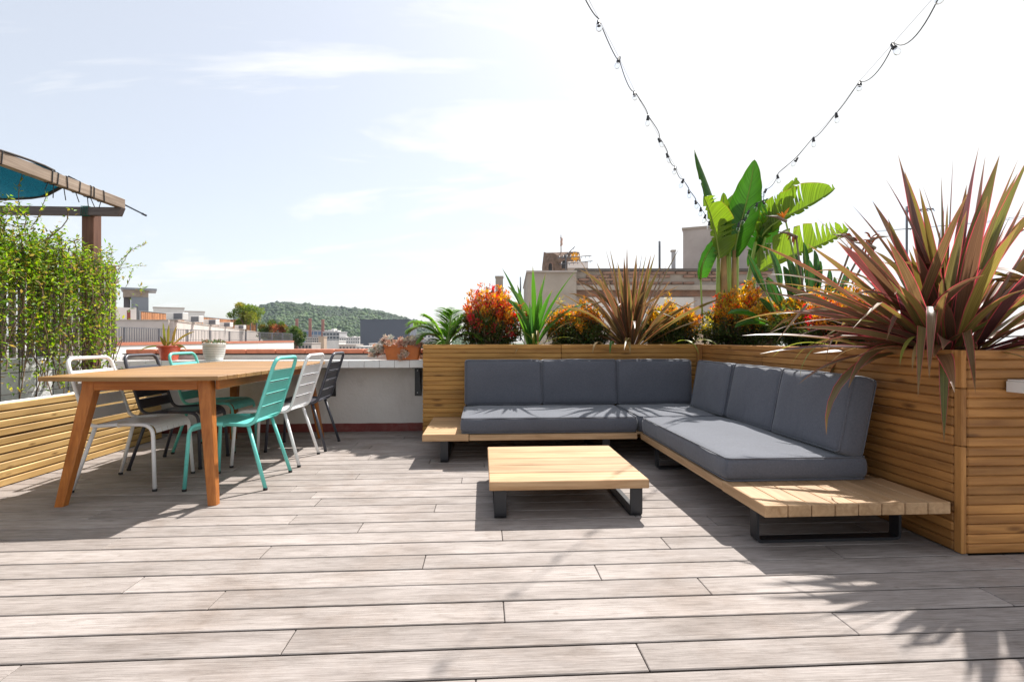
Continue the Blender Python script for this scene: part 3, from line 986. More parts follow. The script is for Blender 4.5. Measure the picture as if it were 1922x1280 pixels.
def make_chair(mat, label):
    t = empty('dining_chair', (0, 0, 0), label, 'chair', 'metal dining chairs round the wooden table')
    TR = .0125
    hw = .205
    for s in (-1, 1):        # front legs curl into the seat rail
        p = round_path([(.262, s * (hw + .018), .012), (.238, s * hw, .435), (.02, s * hw, .437)], .075, 6)
        m_ = MB(); m_.tube(p, TR, 10); lg = m_.build('leg', mat, t)
        c_ = MB(); c_.lathe([(.0145, .0005), (.0145, .016)], (.262, s * (hw + .018), 0), 10); c_.build('foot_cap', M['rubber'], lg)
    for s in (-1, 1):        # rear legs start under the seat
        m_ = MB(); m_.tube([(-.135, s * (hw - .012), .418), (-.258, s * (hw + .022), .012)], TR, 10); lg = m_.build('leg', mat, t)
        c_ = MB(); c_.lathe([(.0145, .0005), (.0145, .016)], (-.258, s * (hw + .022), 0), 10); c_.build('foot_cap', M['rubber'], lg)
    path = round_path([(.02, -hw, .437), (-.175, -hw, .425), (-.315, -hw * .97, .872), (-.315, hw * .97, .872), (-.175, hw, .425), (.02, hw, .437)], .065, 6)
    m_ = MB(); m_.tube(path, TR, 10); m_.build('back_frame', mat, t)
    # seat strips run front to back and roll over the front edge
    ns = 6
    wid = (2 * hw - 2 * TR) / ns
    prof = [(-.155, .428), (-.10, .424), (0, .428), (.10, .438), (.165, .442), (.195, .440), (.218, .433), (.236, .420), (.248, .402), (.254, .378)]
    for k in range(ns):
        y0 = -hw + TR + wid * k + .0016; y1 = y0 + wid - .0032
        m_ = MB()
        n = len(prof)
        q = []
        for (x_, z_) in prof:
            q.append(m_.pts([(x_, y0, z_), (x_, y1, z_), (x_, y1, z_ + .003), (x_, y0, z_ + .003)]))
        for i in range(n - 1):
            for j in range(4):
                m_.face([q[i][j], q[i][(j + 1) % 4], q[i + 1][(j + 1) % 4], q[i + 1][j]])
        m_.face(q[0]); m_.face(q[-1][::-1])
        m_.build('seat_strip', mat, t, fix=True)
    m_ = MB(); m_.tube([(.02, -hw, .425), (.02, hw, .425)], .008, 8); m_.tube([(.17, -hw, .430), (.17, hw, .430)], .008, 8); m_.build('cross_bar', mat, t)
    # four back panels with rolled lips between two slanted tubes
    A, B = Vector((-.186, 0, .462)), Vector((-.292, 0, .800))
    up = (B - A)
    nrm = Vector((up.z, 0, -up.x)).normalized()
    for k in range(4):
        a_ = A + up * (k / 4 + .012); b_ = A + up * ((k + 1) / 4 - .022)
        m_ = MB()
        q = []
        hw2 = hw * .985 - TR * .6
        for (p, o_) in ((a_, .010), (a_ + up * .012, .0), (b_ - up * .012, .0), (b_, .010)):
            q.append(m_.pts([p + nrm * (-o_) + Vector((0, -hw2, 0)), p + nrm * (-o_) + Vector((0, hw2, 0)),
                             p + nrm * (-o_ + .003) + Vector((0, hw2, 0)), p + nrm * (-o_ + .003) + Vector((0, -hw2, 0))]))
        for i in range(3):
            for j in range(4):
                m_.face([q[i][j], q[i][(j + 1) % 4], q[i + 1][(j + 1) % 4], q[i + 1][j]])
        m_.face(q[0]); m_.face(q[-1][::-1])
        m_.build('back_panel', mat, t, fix=True)
    return t


def remat(root, mat):
    for ch in root.children:
        for o in [ch] + list(ch.children):
            if o.type == 'MESH' and o.data.materials[0] != M['rubber']:
                o.material_slots[0].link = 'OBJECT'
                o.material_slots[0].material = mat


proto = make_chair(M['white_paint'], '')
spots = [  # x, y, turn, material, label
    (-2.42, 3.73, 0, 'white_paint', 'white metal chair on the left of the table, nearest the pine planter'),
    (-2.44, 4.30, 1, 'anthracite', 'dark grey metal chair in the middle of the left row at the table'),
    (-2.44, 4.86, -1, 'turquoise', 'turquoise metal chair at the far left of the table near the red aloe pot'),
    (-1.70, 3.715, 180.5, 'turquoise', 'turquoise metal chair at the near right corner of the dining table'),
    (-1.69, 4.335, 179, 'white_paint', 'white metal chair in the middle of the right row at the table'),
    (-1.66, 4.88, 181, 'anthracite', 'dark grey metal chair at the far right of the table by the tiled shelf')]
for i, (x, y, a_, mt, lb) in enumerate(spots):
    c = proto if i == 0 else copy_tree(proto)
    c.location = (x, y, 0); c.rotation_euler = (0, 0, R(a_)); c['label'] = lb
    if i: remat(c, M[mt])

# ------------------------------------------------------------------ pergola, shade cloth, rod
pg = empty('pergola', (-3.64, 4.97, 0), 'weathered wooden pergola corner with brown post, dark beam and pale rafter', 'pergola')
pc = at(172, 500, 4.78)
board('post', pg, M['darkwood'], 2.19, .105, .105, (pc.x, pc.y, 1.095), (0, R(90), 0), ch=.005)
e = at(232, 395, 4.74)
bm_y = e.y
mb = MB()
zt, zb, T_ = 2.214, 2.140, .055
pr = [(e.x, zt), (e.x - .03, zb), (e.x - 2.4, zb), (e.x - 2.4, zt)]
q0 = mb.pts([(x - e.x, -T_ / 2, z - 2.2) for x, z in pr]); q1 = mb.pts([(x - e.x, T_ / 2, z - 2.2) for x, z in pr])
mb.face(q0); mb.face(q1[::-1])
for i in range(4): mb.face([q0[i], q1[i], q1[(i + 1) % 4], q0[(i + 1) % 4]])
M['beamwood'] = wood('grey pergola beam', (0.085, 0.07, 0.07), (0.17, 0.145, 0.14), rough=0.75, vary=0.05)
link('beam', mb.mesh('beam', M['beamwood']), pg, (e.x, bm_y, 2.2))
RXX = e.x - .045                      # rafter runs along Y, towards the viewer
board('rafter', pg, M['oldwood'], 3.9, .055, .090, (RXX, bm_y + .05 - 1.95, 2.217 + .045), (0, 0, R(90)), ch=.004)
for k, yy in enumerate([4.72, 4.60, 4.565, 4.44, 4.32, 4.22, 4.17, 3.75, 3.42]):
    m_ = MB()
    h0, h1, wx = 2.214, 2.310, .031
    m_.tube(round_path([(RXX, yy, h0), (RXX + wx, yy, h0), (RXX + wx, yy + random.uniform(-.012, .012), h1), (RXX - wx, yy, h1), (RXX - wx, yy, h0), (RXX, yy, h0), (RXX + random.uniform(-.02, .03), yy + random.uniform(-.02, .02), h0 - random.uniform(.05, .11))], .008, 2), .0035, 5)
    m_.build('cable_tie', M['black'], pg)
m_ = MB()
for k in range(5):                    # green garden wire wound round the beam above the post
    xx = pc.x - .03 + .014 * k
    m_.tube(round_path([(xx, bm_y - .034, 2.135), (xx + .006, bm_y - .034, 2.222), (xx + .006, bm_y + .034, 2.222), (xx, bm_y + .034, 2.135), (xx, bm_y - .034, 2.135)], .006, 2), .003, 5)
M['gwire'] = plain('green garden wire', (0.02, 0.13, 0.12), rough=0.5)
m_.build('wire_wrap', M['gwire'], pg)

# teal shade net hung under the rafter, sagging
m, n_, l_, p_ = new_mat('teal shade net')
tc = nd(n_, 'ShaderNodeTexCoord')
tx = nd(n_, 'ShaderNodeTexNoise', Scale=160.0, Detail=2.0); l_.new(tc.outputs['Object'], tx.inputs['Vector'])
rr = ramp(n_, [(0.35, (0.004, 0.030, 0.050)), (0.65, (0.014, 0.082, 0.115))]); l_.new(tx.outputs[0], rr.inputs[0])
leafy(n_, l_, p_, rr.outputs[0], 0.4, 0.8)
M['net'] = m
mb = MB()
nu, nv = 26, 26
for i in range(nu + 1):
    for j in range(nv + 1):
        u, v = i / nu, j / nv
        x = RXX + .01 - 2.3 * u
        y = 4.42 - 2.6 * v
        edge = min(u, v * .7 + .02, 1)
        sag = -.13 * math.sin(PI * min(1, u * .9 + .06)) * (0.35 + .65 * math.sin(PI * min(1, v * .8 + .15)))
        z = 2.315 - .135 * min(1, u * 9) + .5 * sag * min(1, u * 5) + .012 * noise.noise((x * 3, y * 3, 0))
        if u == 0: z = 2.314 + .010 * math.sin(y * 11)
        mb.pts([(x, y, z)])
for i in range(nu):
    for j in range(nv):
        a = i * (nv + 1) + j
        mb.face([a, a + 1, a + nv + 2, a + nv + 1], smooth=True)
sc_ = empty('shade_cloth', (RXX - 1, 3.2, 2.2), 'teal green shade net sagging under the pergola rafter', 'shade cloth')
mb.build('net', M['net'], sc_)
mb = MB()
mb.tube([Vector(q) for q in [(RXX + .01 - 2.3 * i / 20, 4.42 + .004 * math.sin(i), 2.315 - .135 * min(1, i / 20 * 9) - .5 * .13 * .64 * math.sin(PI * min(1, i / 20 * .9 + .06)) * min(1, i / 4)) for i in range(21)]], .014, 6)
mb.build('hem', M['tar'], sc_)
mb = MB()
pts_ = [(RXX + .022 + .004 * math.sin(i * 2), 4.2 - i * .1, 2.312 + .009 * math.sin(i * .9) + .004) for i in range(26)]
mb.tube(pts_, .010, 6); mb.build('hem', M['tar'], sc_)
r0 = Vector((RXX + .012, 4.35, 2.318)); r1 = Vector((RXX + .012, 5.28, 2.236))
mb = MB(); mb.tube([r0, r0.lerp(r1, .5), r1], .008, 8); mb.tube([r1 - (r1 - r0) * .03, r1 + (r1 - r0) * .03], .011, 8)
M['bluestick'] = plain('blue black stick', (0.02, 0.035, 0.06), rough=0.5)
tag(mb.build('garden_rod', M['bluestick'], origin=r0), 'thin dark blue rod lying on the pergola rafter and poking past its end', 'rod')

# ------------------------------------------------------------------ trellis with climber
tr = empty('wire_trellis', (-3.43, 4.0, .55), 'rusty wire mesh trellis rising from the pale pine planter', 'trellis')
wire_v = MB(); wire_v.tube([(0, 0, 0), (0, 0, 1.22)], .0032, 5); wv = wire_v.mesh('wire', M['rust'])
y = 2.2
while y < 5.05:
    link('wire', wv, tr, (-3.43, y, .54), (random.uniform(-.01, .01), 0, 0)); y += .15
for k in range(8):
    mb = MB(); mb.tube([(-3.436, 2.1, .60 + k * .155), (-3.436, 5.03, .60 + k * .155)], .0032, 5); mb.build('wire', M['rust'], tr)

M['vine'] = foliage_mat('climber leaves', trans=0.55, rough=0.5, gain=1.0)


def leaf_quad(mb, p, d, nrm, L, W, c):
    """one small pointed leaf folded along its middle"""
    d = d.normalized()
    s = d.cross(nrm)
    s = s.normalized() if s.length > 1e-5 else d.orthogonal().normalized()
    nn = s.cross(d)
    a = mb.pts([p, p + d * L * .45 + s * W * .5 + nn * W * .18, p + d * L, p + d * L * .45 - s * W * .5 + nn * W * .18])
    mb.face([a[0], a[1], a[2]], c=c); mb.face([a[0], a[2], a[3]], c=c)


def rv(rg, s=1.0):
    return Vector((rg.uniform(-s, s), rg.uniform(-s, s), rg.uniform(-s, s)))


def tint(c, rg, v=.25):
    k = 1 + rg.uniform(-v, v)
    return (c[0] * k * (1 + rg.uniform(-.12, .12)), c[1] * k, c[2] * k * (1 + rg.uniform(-.12, .12)))


rg = random.Random(21)
vine = empty('climbing_plant', (-3.48, 4.2, .55), 'light green small leaved climber covering the wire trellis on the left', 'climber')
fol, twg = MB(), MB()
GR = [(.20, .31, .03), (.15, .26, .025), (.26, .36, .045), (.10, .19, .02), (.30, .32, .05), (.13, .24, .03), (.30, .22, .06)]


def vine_top(y):
    return 1.86 - .17 * max(0, (y - 3.9)) + .04 * math.sin(y * 5.3)


for i in range(370):
    y0 = rg.uniform(2.4, 4.96)
    top = vine_top(y0) - abs(rg.gauss(0, .26)) + .05 + .10 * noise.noise((y0 * 2.6, 7, 1))
    x0 = -3.45 + rg.gauss(0, .05)
    p = Vector((x0, y0, rg.uniform(.58, 1.25)))
    pts = [p.copy()]
    d = Vector((rg.gauss(0, .12), rg.gauss(0, .25), 1)).normalized()
    while p.z < top and len(pts) < 26:
        d = (d + rv(rg, .28) + Vector((( -3.46 - p.x) * .8, (-1.2 if p.y > 4.98 else 0), .12))).normalized()
        p = p + d * .07
        pts.append(p.copy())
    if i % 3 == 0: twg.tube(pts, .0035, 4, cap=False)
    low = 1
    for k, q in enumerate(pts):
        dens = (7.5 if q.z > 1.42 else 3.4 + 2.4 * noise.noise((q.y * 2.2, q.z * 2.2, 3))) if q.z > .98 else 2
        for _ in range(max(1, int(dens))):
            dd = rv(rg) + Vector((.25, 0, .1))
            leaf_quad(fol, q + rv(rg, .035), dd, rv(rg) + Vector((.3, .2, .9)), rg.uniform(.026, .052), rg.uniform(.012, .021), tint(rg.choice(GR), rg))
for i in range(34):                   # loose shoots past the top and the right end
    y0 = rg.uniform(3.2, 5.08)
    p = Vector((-3.45 + rg.gauss(0, .05), y0, vine_top(y0) - rg.uniform(0, .25)))
    d = Vector((rg.gauss(.1, .3), rg.gauss(.15, .4) + (.5 if y0 > 4.9 else 0), .7)).normalized()
    pts = [p.copy()]
    for k in range(rg.randint(4, 9)):
        d = (d + rv(rg, .2) + Vector((0, 0, -.09))).normalized()
        p = p + d * .045; pts.append(p.copy())
        for _ in range(3):
            leaf_quad(fol, p + rv(rg, .012), d + rv(rg, .9), rv(rg) + Vector((0, 0, .8)), rg.uniform(.025, .05), rg.uniform(.008, .014), tint(rg.choice(GR), rg))
    twg.tube(pts, .0022, 4, cap=False)
for i in range(26):                   # bare lower stems
    y0 = rg.uniform(2.6, 5.0)
    twg.tube([(-3.43 + rg.uniform(-.03, .03), y0, .53), (-3.43 + rg.uniform(-.05, .05), y0 + rg.uniform(-.1, .1), .75), (-3.44, y0 + rg.uniform(-.2, .2), 1.0)], .004, 5, cap=False)
tag(fol.build('foliage', M['vine'], vine), kind='stuff')
tag(twg.build('stems', M['bark'], vine), kind='stuff')

# ------------------------------------------------------------------ strap leaved plants
M['phormium'] = blade_mat('bronze flax leaf', [(.17, .13, .045), (.095, .032, .040), (.22, .18, .05), (.14, .048, .05), (.19, .15, .04), (.11, .042, .046), (.26, .22, .06), (.15, .065, .05), (.15, .17, .04), (.085, .030, .038), (.15, .11, .045)], (.50, .09, .115), mw=.075, trans=.36)
M['phormium2'] = blade_mat('copper flax leaf', [(.17, .13, .045), (.085, .045, .035), (.20, .17, .05), (.13, .08, .04), (.17, .15, .04), (.10, .055, .035), (.22, .17, .055)], (.42, .14, .09), mw=.085, trans=.36)
M['strap'] = blade_mat('green strap leaf', [(.06, .17, .025), (.10, .25, .035), (.045, .13, .03), (.14, .28, .04), (.08, .20, .05)], (.12, .26, .06), mw=.05, trans=.42)
M['dryleaf'] = blade_mat('dry strap leaf', [(.34, .24, .10), (.42, .32, .16), (.28, .18, .08)], (.4, .3, .15), mw=.05, trans=.3)
M['pale'] = blade_mat('yellowing strap leaf', [(.26, .30, .05), (.34, .34, .08), (.20, .25, .04)], (.4, .4, .12), mw=.05, trans=.4)


def blade(mb, base, d, L, W, bend=0.3, segs=12, fold=.28, sidehint=None, droop_from=0.0, twist=0.0, kink=None):
    p, d = Vector(base), Vector(d).normalized()
    side = d.cross(sidehint if sidehint is not None else Vector((0, 0, 1)))
    side = side.normalized() if side.length > 1e-4 else Vector((1, 0, 0))
    ds = L / segs
    rows = []
    for i in range(segs + 1):
        s = i / segs
        w = W * (.42 + .58 * min(1, s / .35)) * (1 if s < .55 else max(0.02, 1 - ((s - .55) / .45) ** 1.7))
        sd = side
        if twist:
            sd = Matrix.Rotation(twist * s, 3, d) @ side
        nn = sd.cross(d)
        f = fold * (1 - .6 * s)
        a = mb.pts([p - sd * w / 2 * math.cos(f) + nn * w / 2 * math.sin(f), p, p + sd * w / 2 * math.cos(f) + nn * w / 2 * math.sin(f)])
        rows.append((a, s))
        k = 0 if s < droop_from else 1
        b = bend * k * (.3 + 1.4 * s) / segs
        if kink and abs(s - kink[0]) < .5 / segs + 1e-6: b += kink[1]
        ax = Vector((d.y, -d.x, 0))
        if ax.length > 1e-4:
            d = (Matrix.Rotation(-b, 3, ax.normalized()) @ d).normalized()
            side = side - d * side.dot(d); side.normalize()
        p = p + d * ds
    for (a, s), (b, t) in zip(rows, rows[1:]):
        mb.face([a[0], a[1], b[1], b[0]], smooth=True, uv=[(0, s), (.5, s), (.5, t), (0, t)])
        mb.face([a[1], a[2], b[2], b[1]], smooth=True, uv=[(.5, s), (1, s), (1, t), (.5, t)])


def dirv(az, el):
    return Vector((math.cos(R(az)) * math.cos(R(el)), math.sin(R(az)) * math.cos(R(el)), math.sin(R(el))))


def flax(name, base, label, n, L, W, mat, seed, el_lo=18, el_hi=88, spread=.11, power=1.0, az_bias=None, straight=.22):
    g = random.Random(seed)
    t = empty(name, base, label, 'plant')
    for i in range(n):
        q = ((i + g.random()) / n)
        el = el_lo + (el_hi - el_lo) * q ** power
        az = g.uniform(0, 360) if az_bias is None else az_bias(g)
        d = dirv(az, el)
        b = Vector(base) + Vector((d.x, d.y, 0)) * spread * g.uniform(.3, 1.1) + Vector((g.uniform(-.03, .03), g.uniform(-.03, .03), 0))
        ln = L * g.uniform(.5, 1.04) * (.80 + .2 * math.sin(R(el)))
        mb = MB()
        bend = g.uniform(.0, straight) + (g.uniform(.3, 1.4) if g.random() < .28 else 0) + .34 * (1 - el / 90)
        hint = Vector((0, 0, 1)) if el < 75 else dirv(g.uniform(0, 360), 0)
        kink = (g.uniform(.5, .8), g.uniform(.6, 1.5)) if g.random() < .12 else None
        blade(mb, b, d, ln, W * g.uniform(.7, 1.15) * (.6 if kink else 1), bend, 11, fold=g.uniform(.25, .6), sidehint=hint + rv(g, .35), twist=g.uniform(-.9, .9), kink=kink)
        mb.build('leaf', mat, t)
    return t


bigb = (2.60, 2.72, .90)
big = flax('flax_plant', bigb, 'huge bronze and pink edged flax fanning out at the right end of the planter', 138, 1.12, .066, M['phormium'], 4, el_lo=4, el_hi=88, spread=.17, power=.9)


def hand(parent, mat, a, L, W, az, el, bend, **k):
    mb = MB(); blade(mb, a, dirv(az, el), L, W, bend, 16, **k); mb.build('leaf', mat, parent)


# the blades that stand out in the photograph: tall pair, low sweeping ones, and those hanging over the rim
for (px, py, z, W) in ((1838, 283, 2.78, .085), (1850, 300, 2.86, .085), (1660, 340, 2.72, .055), (1600, 392, 2.66, .05), (1500, 545, 2.55, .05), (1492, 620, 2.5, .045), (1730, 350, 2.95, .04), (1888, 380, 2.7, .055), (1915, 400, 2.9, .05), (1560, 430, 2.6, .05), (1470, 590, 2.6, .04), (1700, 385, 3.0, .05), (1772, 390, 3.05, .05), (1440, 555, 2.62, .04)):
    tip = at(px, py, z)
    b = Vector(bigb) + Vector((random.uniform(-.08, .08), random.uniform(-.08, .08), 0))
    d = tip - b
    L = d.length
    az, el = math.degrees(math.atan2(d.y, d.x)), math.degrees(math.asin(d.z / L))
    bd = .12 if el > 60 else .32
    hand(big, M['phormium'], b, L * 1.02, W, az, el + math.degrees(bd) * .42, bd, fold=.4, sidehint=Vector((.2, -1, .3)), twist=.4)
for (bx, by, az, el, L, W, bend, mt) in ((2.42, 2.70, 186, 48, .78, .055, 2.5, 'phormium'), (2.36, 2.95, 178, 30, .62, .028, 1.9, 'pale'), (2.36, 3.02, 195, 28, .66, .024, 2.0, 'pale'), (2.40, 2.55, 205, 40, .52, .035, 2.2, 'pale'),
                                         (2.62, 2.45, 282, 50, .62, .055, 2.6, 'phormium'), (2.75, 2.5, 300, 40, .5, .04, 2.0, 'phormium'), (2.36, 2.8, 182, 20, .5, .02, 1.6, 'dryleaf'), (2.42, 2.62, 215, 34, .46, .03, 2.1, 'dryleaf'), (2.38, 3.2, 160, 25, .5, .022, 1.4, 'pale')):
    hand(big, M[mt], (bx, by, .92), L, W, az, el, bend, fold=.3, twist=.5)

gx = random.Random(55)
for i in range(34):                   # long blades sweeping left and towards the deck
    az = gx.uniform(150, 262)
    el = gx.uniform(4, 52)
    hand(big, M['phormium'], Vector(bigb) + Vector((gx.uniform(-.16, .06), gx.uniform(-.16, .16), 0)), gx.uniform(.75, 1.15), gx.uniform(.040, .060), az, el, gx.uniform(.2, 1.0), fold=gx.uniform(.25, .5), twist=gx.uniform(-.8, .8), kink=(gx.uniform(.55, .8), gx.uniform(.5, 1.3)) if gx.random() < .18 else None)
mid = flax('flax_plant', (1.57, 5.36, .90), 'coppery flax clump in the middle of the rear planter behind the sofa', 104, 1.16, .052, M['phormium2'], 8, el_lo=22, el_hi=88, spread=.13, power=.8)
for (bx, az, L, mt) in ((1.35, 250, .42, 'strap'), (1.48, 262, .38, 'dryleaf'), (1.95, 290, .5, 'pale'), (2.1, 300, .55, 'pale'), (1.25, 235, .36, 'dryleaf')):
    hand(mid, M[mt], (bx, 5.22, .93), L, .03, az, 30, 2.0, fold=.3)
strapb = atY(1000, 640, 5.38); strapb.z = .90
gs = flax('strap_leaf_plant', strapb, 'upright green strap leaved plant between the red bush and the first orange bush', 30, .98, .072, M['strap'], 12, el_lo=56, el_hi=87, spread=.09, straight=.5)
for i in range(7):
    hand(gs, M['pale'] if i % 2 else M['dryleaf'], strapb + Vector((random.uniform(-.1, .1), -.05, 0)), random.uniform(.35, .6), .025, random.uniform(200, 340), random.uniform(25, 60), random.uniform(.8, 2.0), fold=.3)

# ------------------------------------------------------------------ heavenly bamboo bushes with coloured tips
M['bush'] = foliage_mat('heavenly bamboo leaves', trans=0.42, rough=0.42)
OLD = [(.05, .085, .02), (.075, .115, .025), (.04, .07, .018), (.10, .13, .028), (.09, .075, .03)]


def bush(name, base, rad, h, label, tips, seed, n=150, young=.45):
    g = random.Random(seed)
    t = empty(name, base, label, 'shrub')
    f, st = MB(), MB()
    base = Vector(base)
    for i in range(n):
        az = g.uniform(0, 2 * PI); q = math.sqrt(g.random())
        up = g.random() ** .85
        tip = base + Vector((math.cos(az) * rad[0] * q * (.75 + .35 * math.sin(PI * up)), math.sin(az) * rad[1] * q * (.75 + .35 * math.sin(PI * up)), h * (.05 + .97 * up * (1 - .30 * q * q)) * (g.uniform(.90, 1.05) if g.random() < .9 else g.uniform(1.02, 1.14))))
        b = base + Vector((math.cos(az) * rad[0], math.sin(az) * rad[1], 0)) * .55 * q * g.random()
        mid_ = b.lerp(tip, .5) + Vector((math.cos(az), math.sin(az), 0)) * .05
        if i % 3 == 0: st.tube([b, mid_, tip], [.006, .004, .002], 4, cap=False)
        tip = base + (tip - base) * (1 + .26 * noise.noise(Vector((math.cos(az) * 1.7, math.sin(az) * 1.7, up * 2.4 + seed))))
        isyoung = (tip.z - base.z) / h > 1 - young + g.gauss(0, .10)
        cc = g.choice(tips)
        for k in range(46):
            s = 1 - .42 * g.random() ** 1.4
            p = bez([b, mid_, tip], s) + rv(g, 1) * .055 * (.35 + (1 - s) * 2.0)
            c = cc if isyoung and g.random() < .88 and s > .7 else (g.choice(OLD) if not isyoung or g.random() < .6 else tuple(x * .6 + y * .4 for x, y in zip(cc, g.choice(OLD))))
            dd = (tip - b).normalized() * .5 + rv(g, 1)
            leaf_quad(f, p, dd, Vector((0, 0, 1)) + rv(g, .7), g.uniform(.028, .062), g.uniform(.010, .020), tint(c, g, .35))
    tag(f.build('foliage', M['bush'], t), kind='stuff')
    tag(st.build('stems', M['bark'], t), kind='stuff')
    return t


RED = [(.58, .06, .05), (.64, .14, .03), (.62, .26, .03), (.55, .05, .06), (.58, .34, .04), (.64, .22, .03)]
ORA = [(.62, .25, .03), (.60, .33, .04), (.55, .16, .03), (.42, .34, .05), (.66, .30, .03)]
MIX = [(.60, .10, .05), (.66, .32, .03), (.62, .40, .05), (.45, .36, .05), (.64, .26, .03)]


def pb_at(px, Y):
    q = atY(px, 640, Y); q.z = .90
    return q


bush('red_shrub', pb_at(918, 5.42), (.34, .26), .66, 'dense shrub with crimson and orange tips left of the green strap leaved plant', RED, 31, n=270, young=.55)
bush('red_shrub', pb_at(1082, 5.48), (.30, .24), .50, 'shrub with orange tips tucked left of the copper flax', ORA, 32, n=210)
bush('red_shrub', pb_at(1258, 5.48), (.31, .24), .52, 'shrub with orange tips tucked right of the copper flax', ORA, 33, n=220)
bush('red_shrub', pb_at(1402, 5.30), (.48, .32), .66, 'wide shrub with yellow, orange and red tips at the foot of the banana plant', MIX, 34, n=360, young=.55)
bush('red_shrub', at(1535, 640, 4.55) + Vector((0, 0, -.09)), (.38, .36), .58, 'mostly green shrub with few orange tips under the bird of paradise paddles', [(.20, .26, .04), (.13, .20, .03), (.55, .28, .04), (.60, .20, .03)], 36, n=240, young=.6)
bush('red_shrub', at(1590, 640, 4.1) * 1.0 + Vector((0, 0, -.09)), (.36, .40), .56, 'shrub with rusty orange tips half hidden behind the huge flax', ORA + RED, 35, n=240, young=.55)

# ------------------------------------------------------------------ small palm at the left end of the rear planter
M['palm'] = blade_mat('palm leaflet', [(.13, .27, .03), (.18, .33, .05), (.09, .21, .025)], (.2, .33, .06), mw=.05, trans=.45, stripes=5)
M['rachis'] = plain('palm stalk', (.22, .30, .08), rough=.5)


def frond(parent, base, tip, arch, lw, droop, mat, leaf_l=.16, n=34, name='frond'):
    base, tip = Vector(base), Vector(tip)
    ctrl = base.lerp(tip, .45) + Vector((0, 0, arch))
    mb = MB()
    pts = [bez([base, ctrl, tip], i / 20) for i in range(21)]
    g = random.Random(int(abs(tip.x * 1000)) + 5)
    for i in range(n):
        s = .18 + .80 * i / n
        p = bez([base, ctrl, tip], s); q = bez([base, ctrl, tip], min(1, s + .02))
        tg = (q - p).normalized()
        sd = tg.cross(Vector((0, 0, 1))).normalized()
        for sg in (-1, 1):
            d = tg * .75 + sd * sg * .75 + Vector((0, 0, .35 - droop * s)) + rv(g, .08)
            ll = leaf_l * math.sin(PI * (.12 + .80 * (s - .18) / .8)) ** .6 * g.uniform(.9, 1.1)
            blade(mb, p, d, ll, lw, .5 + .4 * droop, 4, fold=.35, sidehint=Vector((0, 0, 1)) + rv(g, .2))
    f = mb.build(name, mat, parent)
    r_ = MB(); r_.tube(pts, [.009 - .0065 * i / 20 for i in range(21)], 6); r_.build('stalk', M['rachis'], f)


pbse = pb_at(838, 5.42)
palm = empty('small_palm', pbse, 'small feathery palm at the left end of the rear planter beside the orange trough', 'palm')
for (px, py, dz, arch) in ((768, 618, .0, .20), (800, 592, .0, .12), (838, 578, .25, .08), (785, 636, -.1, .16), (868, 590, .1, .10), (880, 612, .2, .14), (905, 632, -.1, .15), (775, 606, .3, .22), (850, 584, -.15, .05), (815, 652, -.18, .12)):
    tip = atY(px, py, 5.42 + dz)
    frond(palm, pbse + Vector((0, 0, .02)), tip, arch, .019, .5, M['palm'], leaf_l=.21, n=42)

# ------------------------------------------------------------------ banana like giant plant
M['banana'] = banana_mat('large green leaf', [(.035, .12, .018), (.055, .16, .022), (.042, .14, .025)], .38)
M['bananay'] = banana_mat('large yellow green leaf', [(.12, .195, .024), (.15, .22, .03), (.10, .175, .022)], .5)
M['stalk'] = plain('green banana stalk', (.22, .30, .045), rough=.45, var=.25, scale=5)
M['stalkbrown'] = plain('brown banana sheath', (.30, .17, .06), rough=.6, var=.3, scale=7)


def big_leaf(parent, ctrl, W, nhint, mat, seed=0, torn=0.0, lift=(.25, .25), gap=.03, name='leaf', onesided=1.0, under=1.0, wpow=.6, tipw=.85):
    """paddle leaf along a bezier midrib; torn > 0 splits the blade into fingers"""
    g = random.Random(seed)
    NSEG = 44
    nh = Vector(nhint).normalized()
    cs = [bez(ctrl, i / NSEG) for i in range(NSEG + 1)]
    mb = MB()
    for sg in (-1, 1):
        k = 0
        lf = lift[0] if sg < 0 else lift[1]
        while k < NSEG:
            ln = NSEG - k if torn <= 0 else max(2, int(g.expovariate(1 / 4.0)) + 1)
            if torn > 0 and g.random() > torn: ln += g.randint(3, 8)
            e_ = min(NSEG, k + ln)
            wob = g.uniform(-.28, .28) if torn > 0 else 0
            cut = g.uniform(0.5, 1.0) if torn > 0 else 0
            rows = []
            for i in range(k, e_ + 1):
                s = i / NSEG
                w = W * (math.sin(PI * min(1, .04 + s * .96) ** tipw) ** wpow) * (onesided if sg < 0 else under)
                t = (cs[min(i + 1, NSEG)] - cs[max(i - 1, 0)]).normalized()
                sd = t.cross(nh).normalized()
                nn = sd.cross(t)
                row = []
                edge = (i - (k + e_) / 2) / max(1, (e_ - k) / 2)
                for j in range(6):
                    f = j / 5
                    a = lf + wob * f + .35 * f * f * (lf > 0) + .03 * math.sin(s * 40 + seed) * f
                    off = sd * sg * math.cos(a) * w * f + nn * math.sin(a) * w * f
                    pull = -edge * gap * max(0, (f - .25) / .75) * (1 if torn > 0 else 0) * cut
                    row.append(cs[i] + off + t * (pull + w * f * .18))
                rows.append((mb.pts(row), s))
            for (a, s), (b, u) in zip(rows, rows[1:]):
                for j in range(5):
                    f0, f1 = .5 + sg * j / 10, .5 + sg * (j + 1) / 10
                    q = [a[j], a[j + 1], b[j + 1], b[j]]
                    uv = [(f0, s), (f1, s), (f1, u), (f0, u)]
                    mb.face(q, smooth=True, uv=uv)
            k = e_
    o = mb.build(name, mat, parent)
    r_ = MB(); r_.tube(cs, [.013 - .010 * i / NSEG for i in range(NSEG + 1)], 6); r_.build('midrib', M['stalk'], o)
    return o


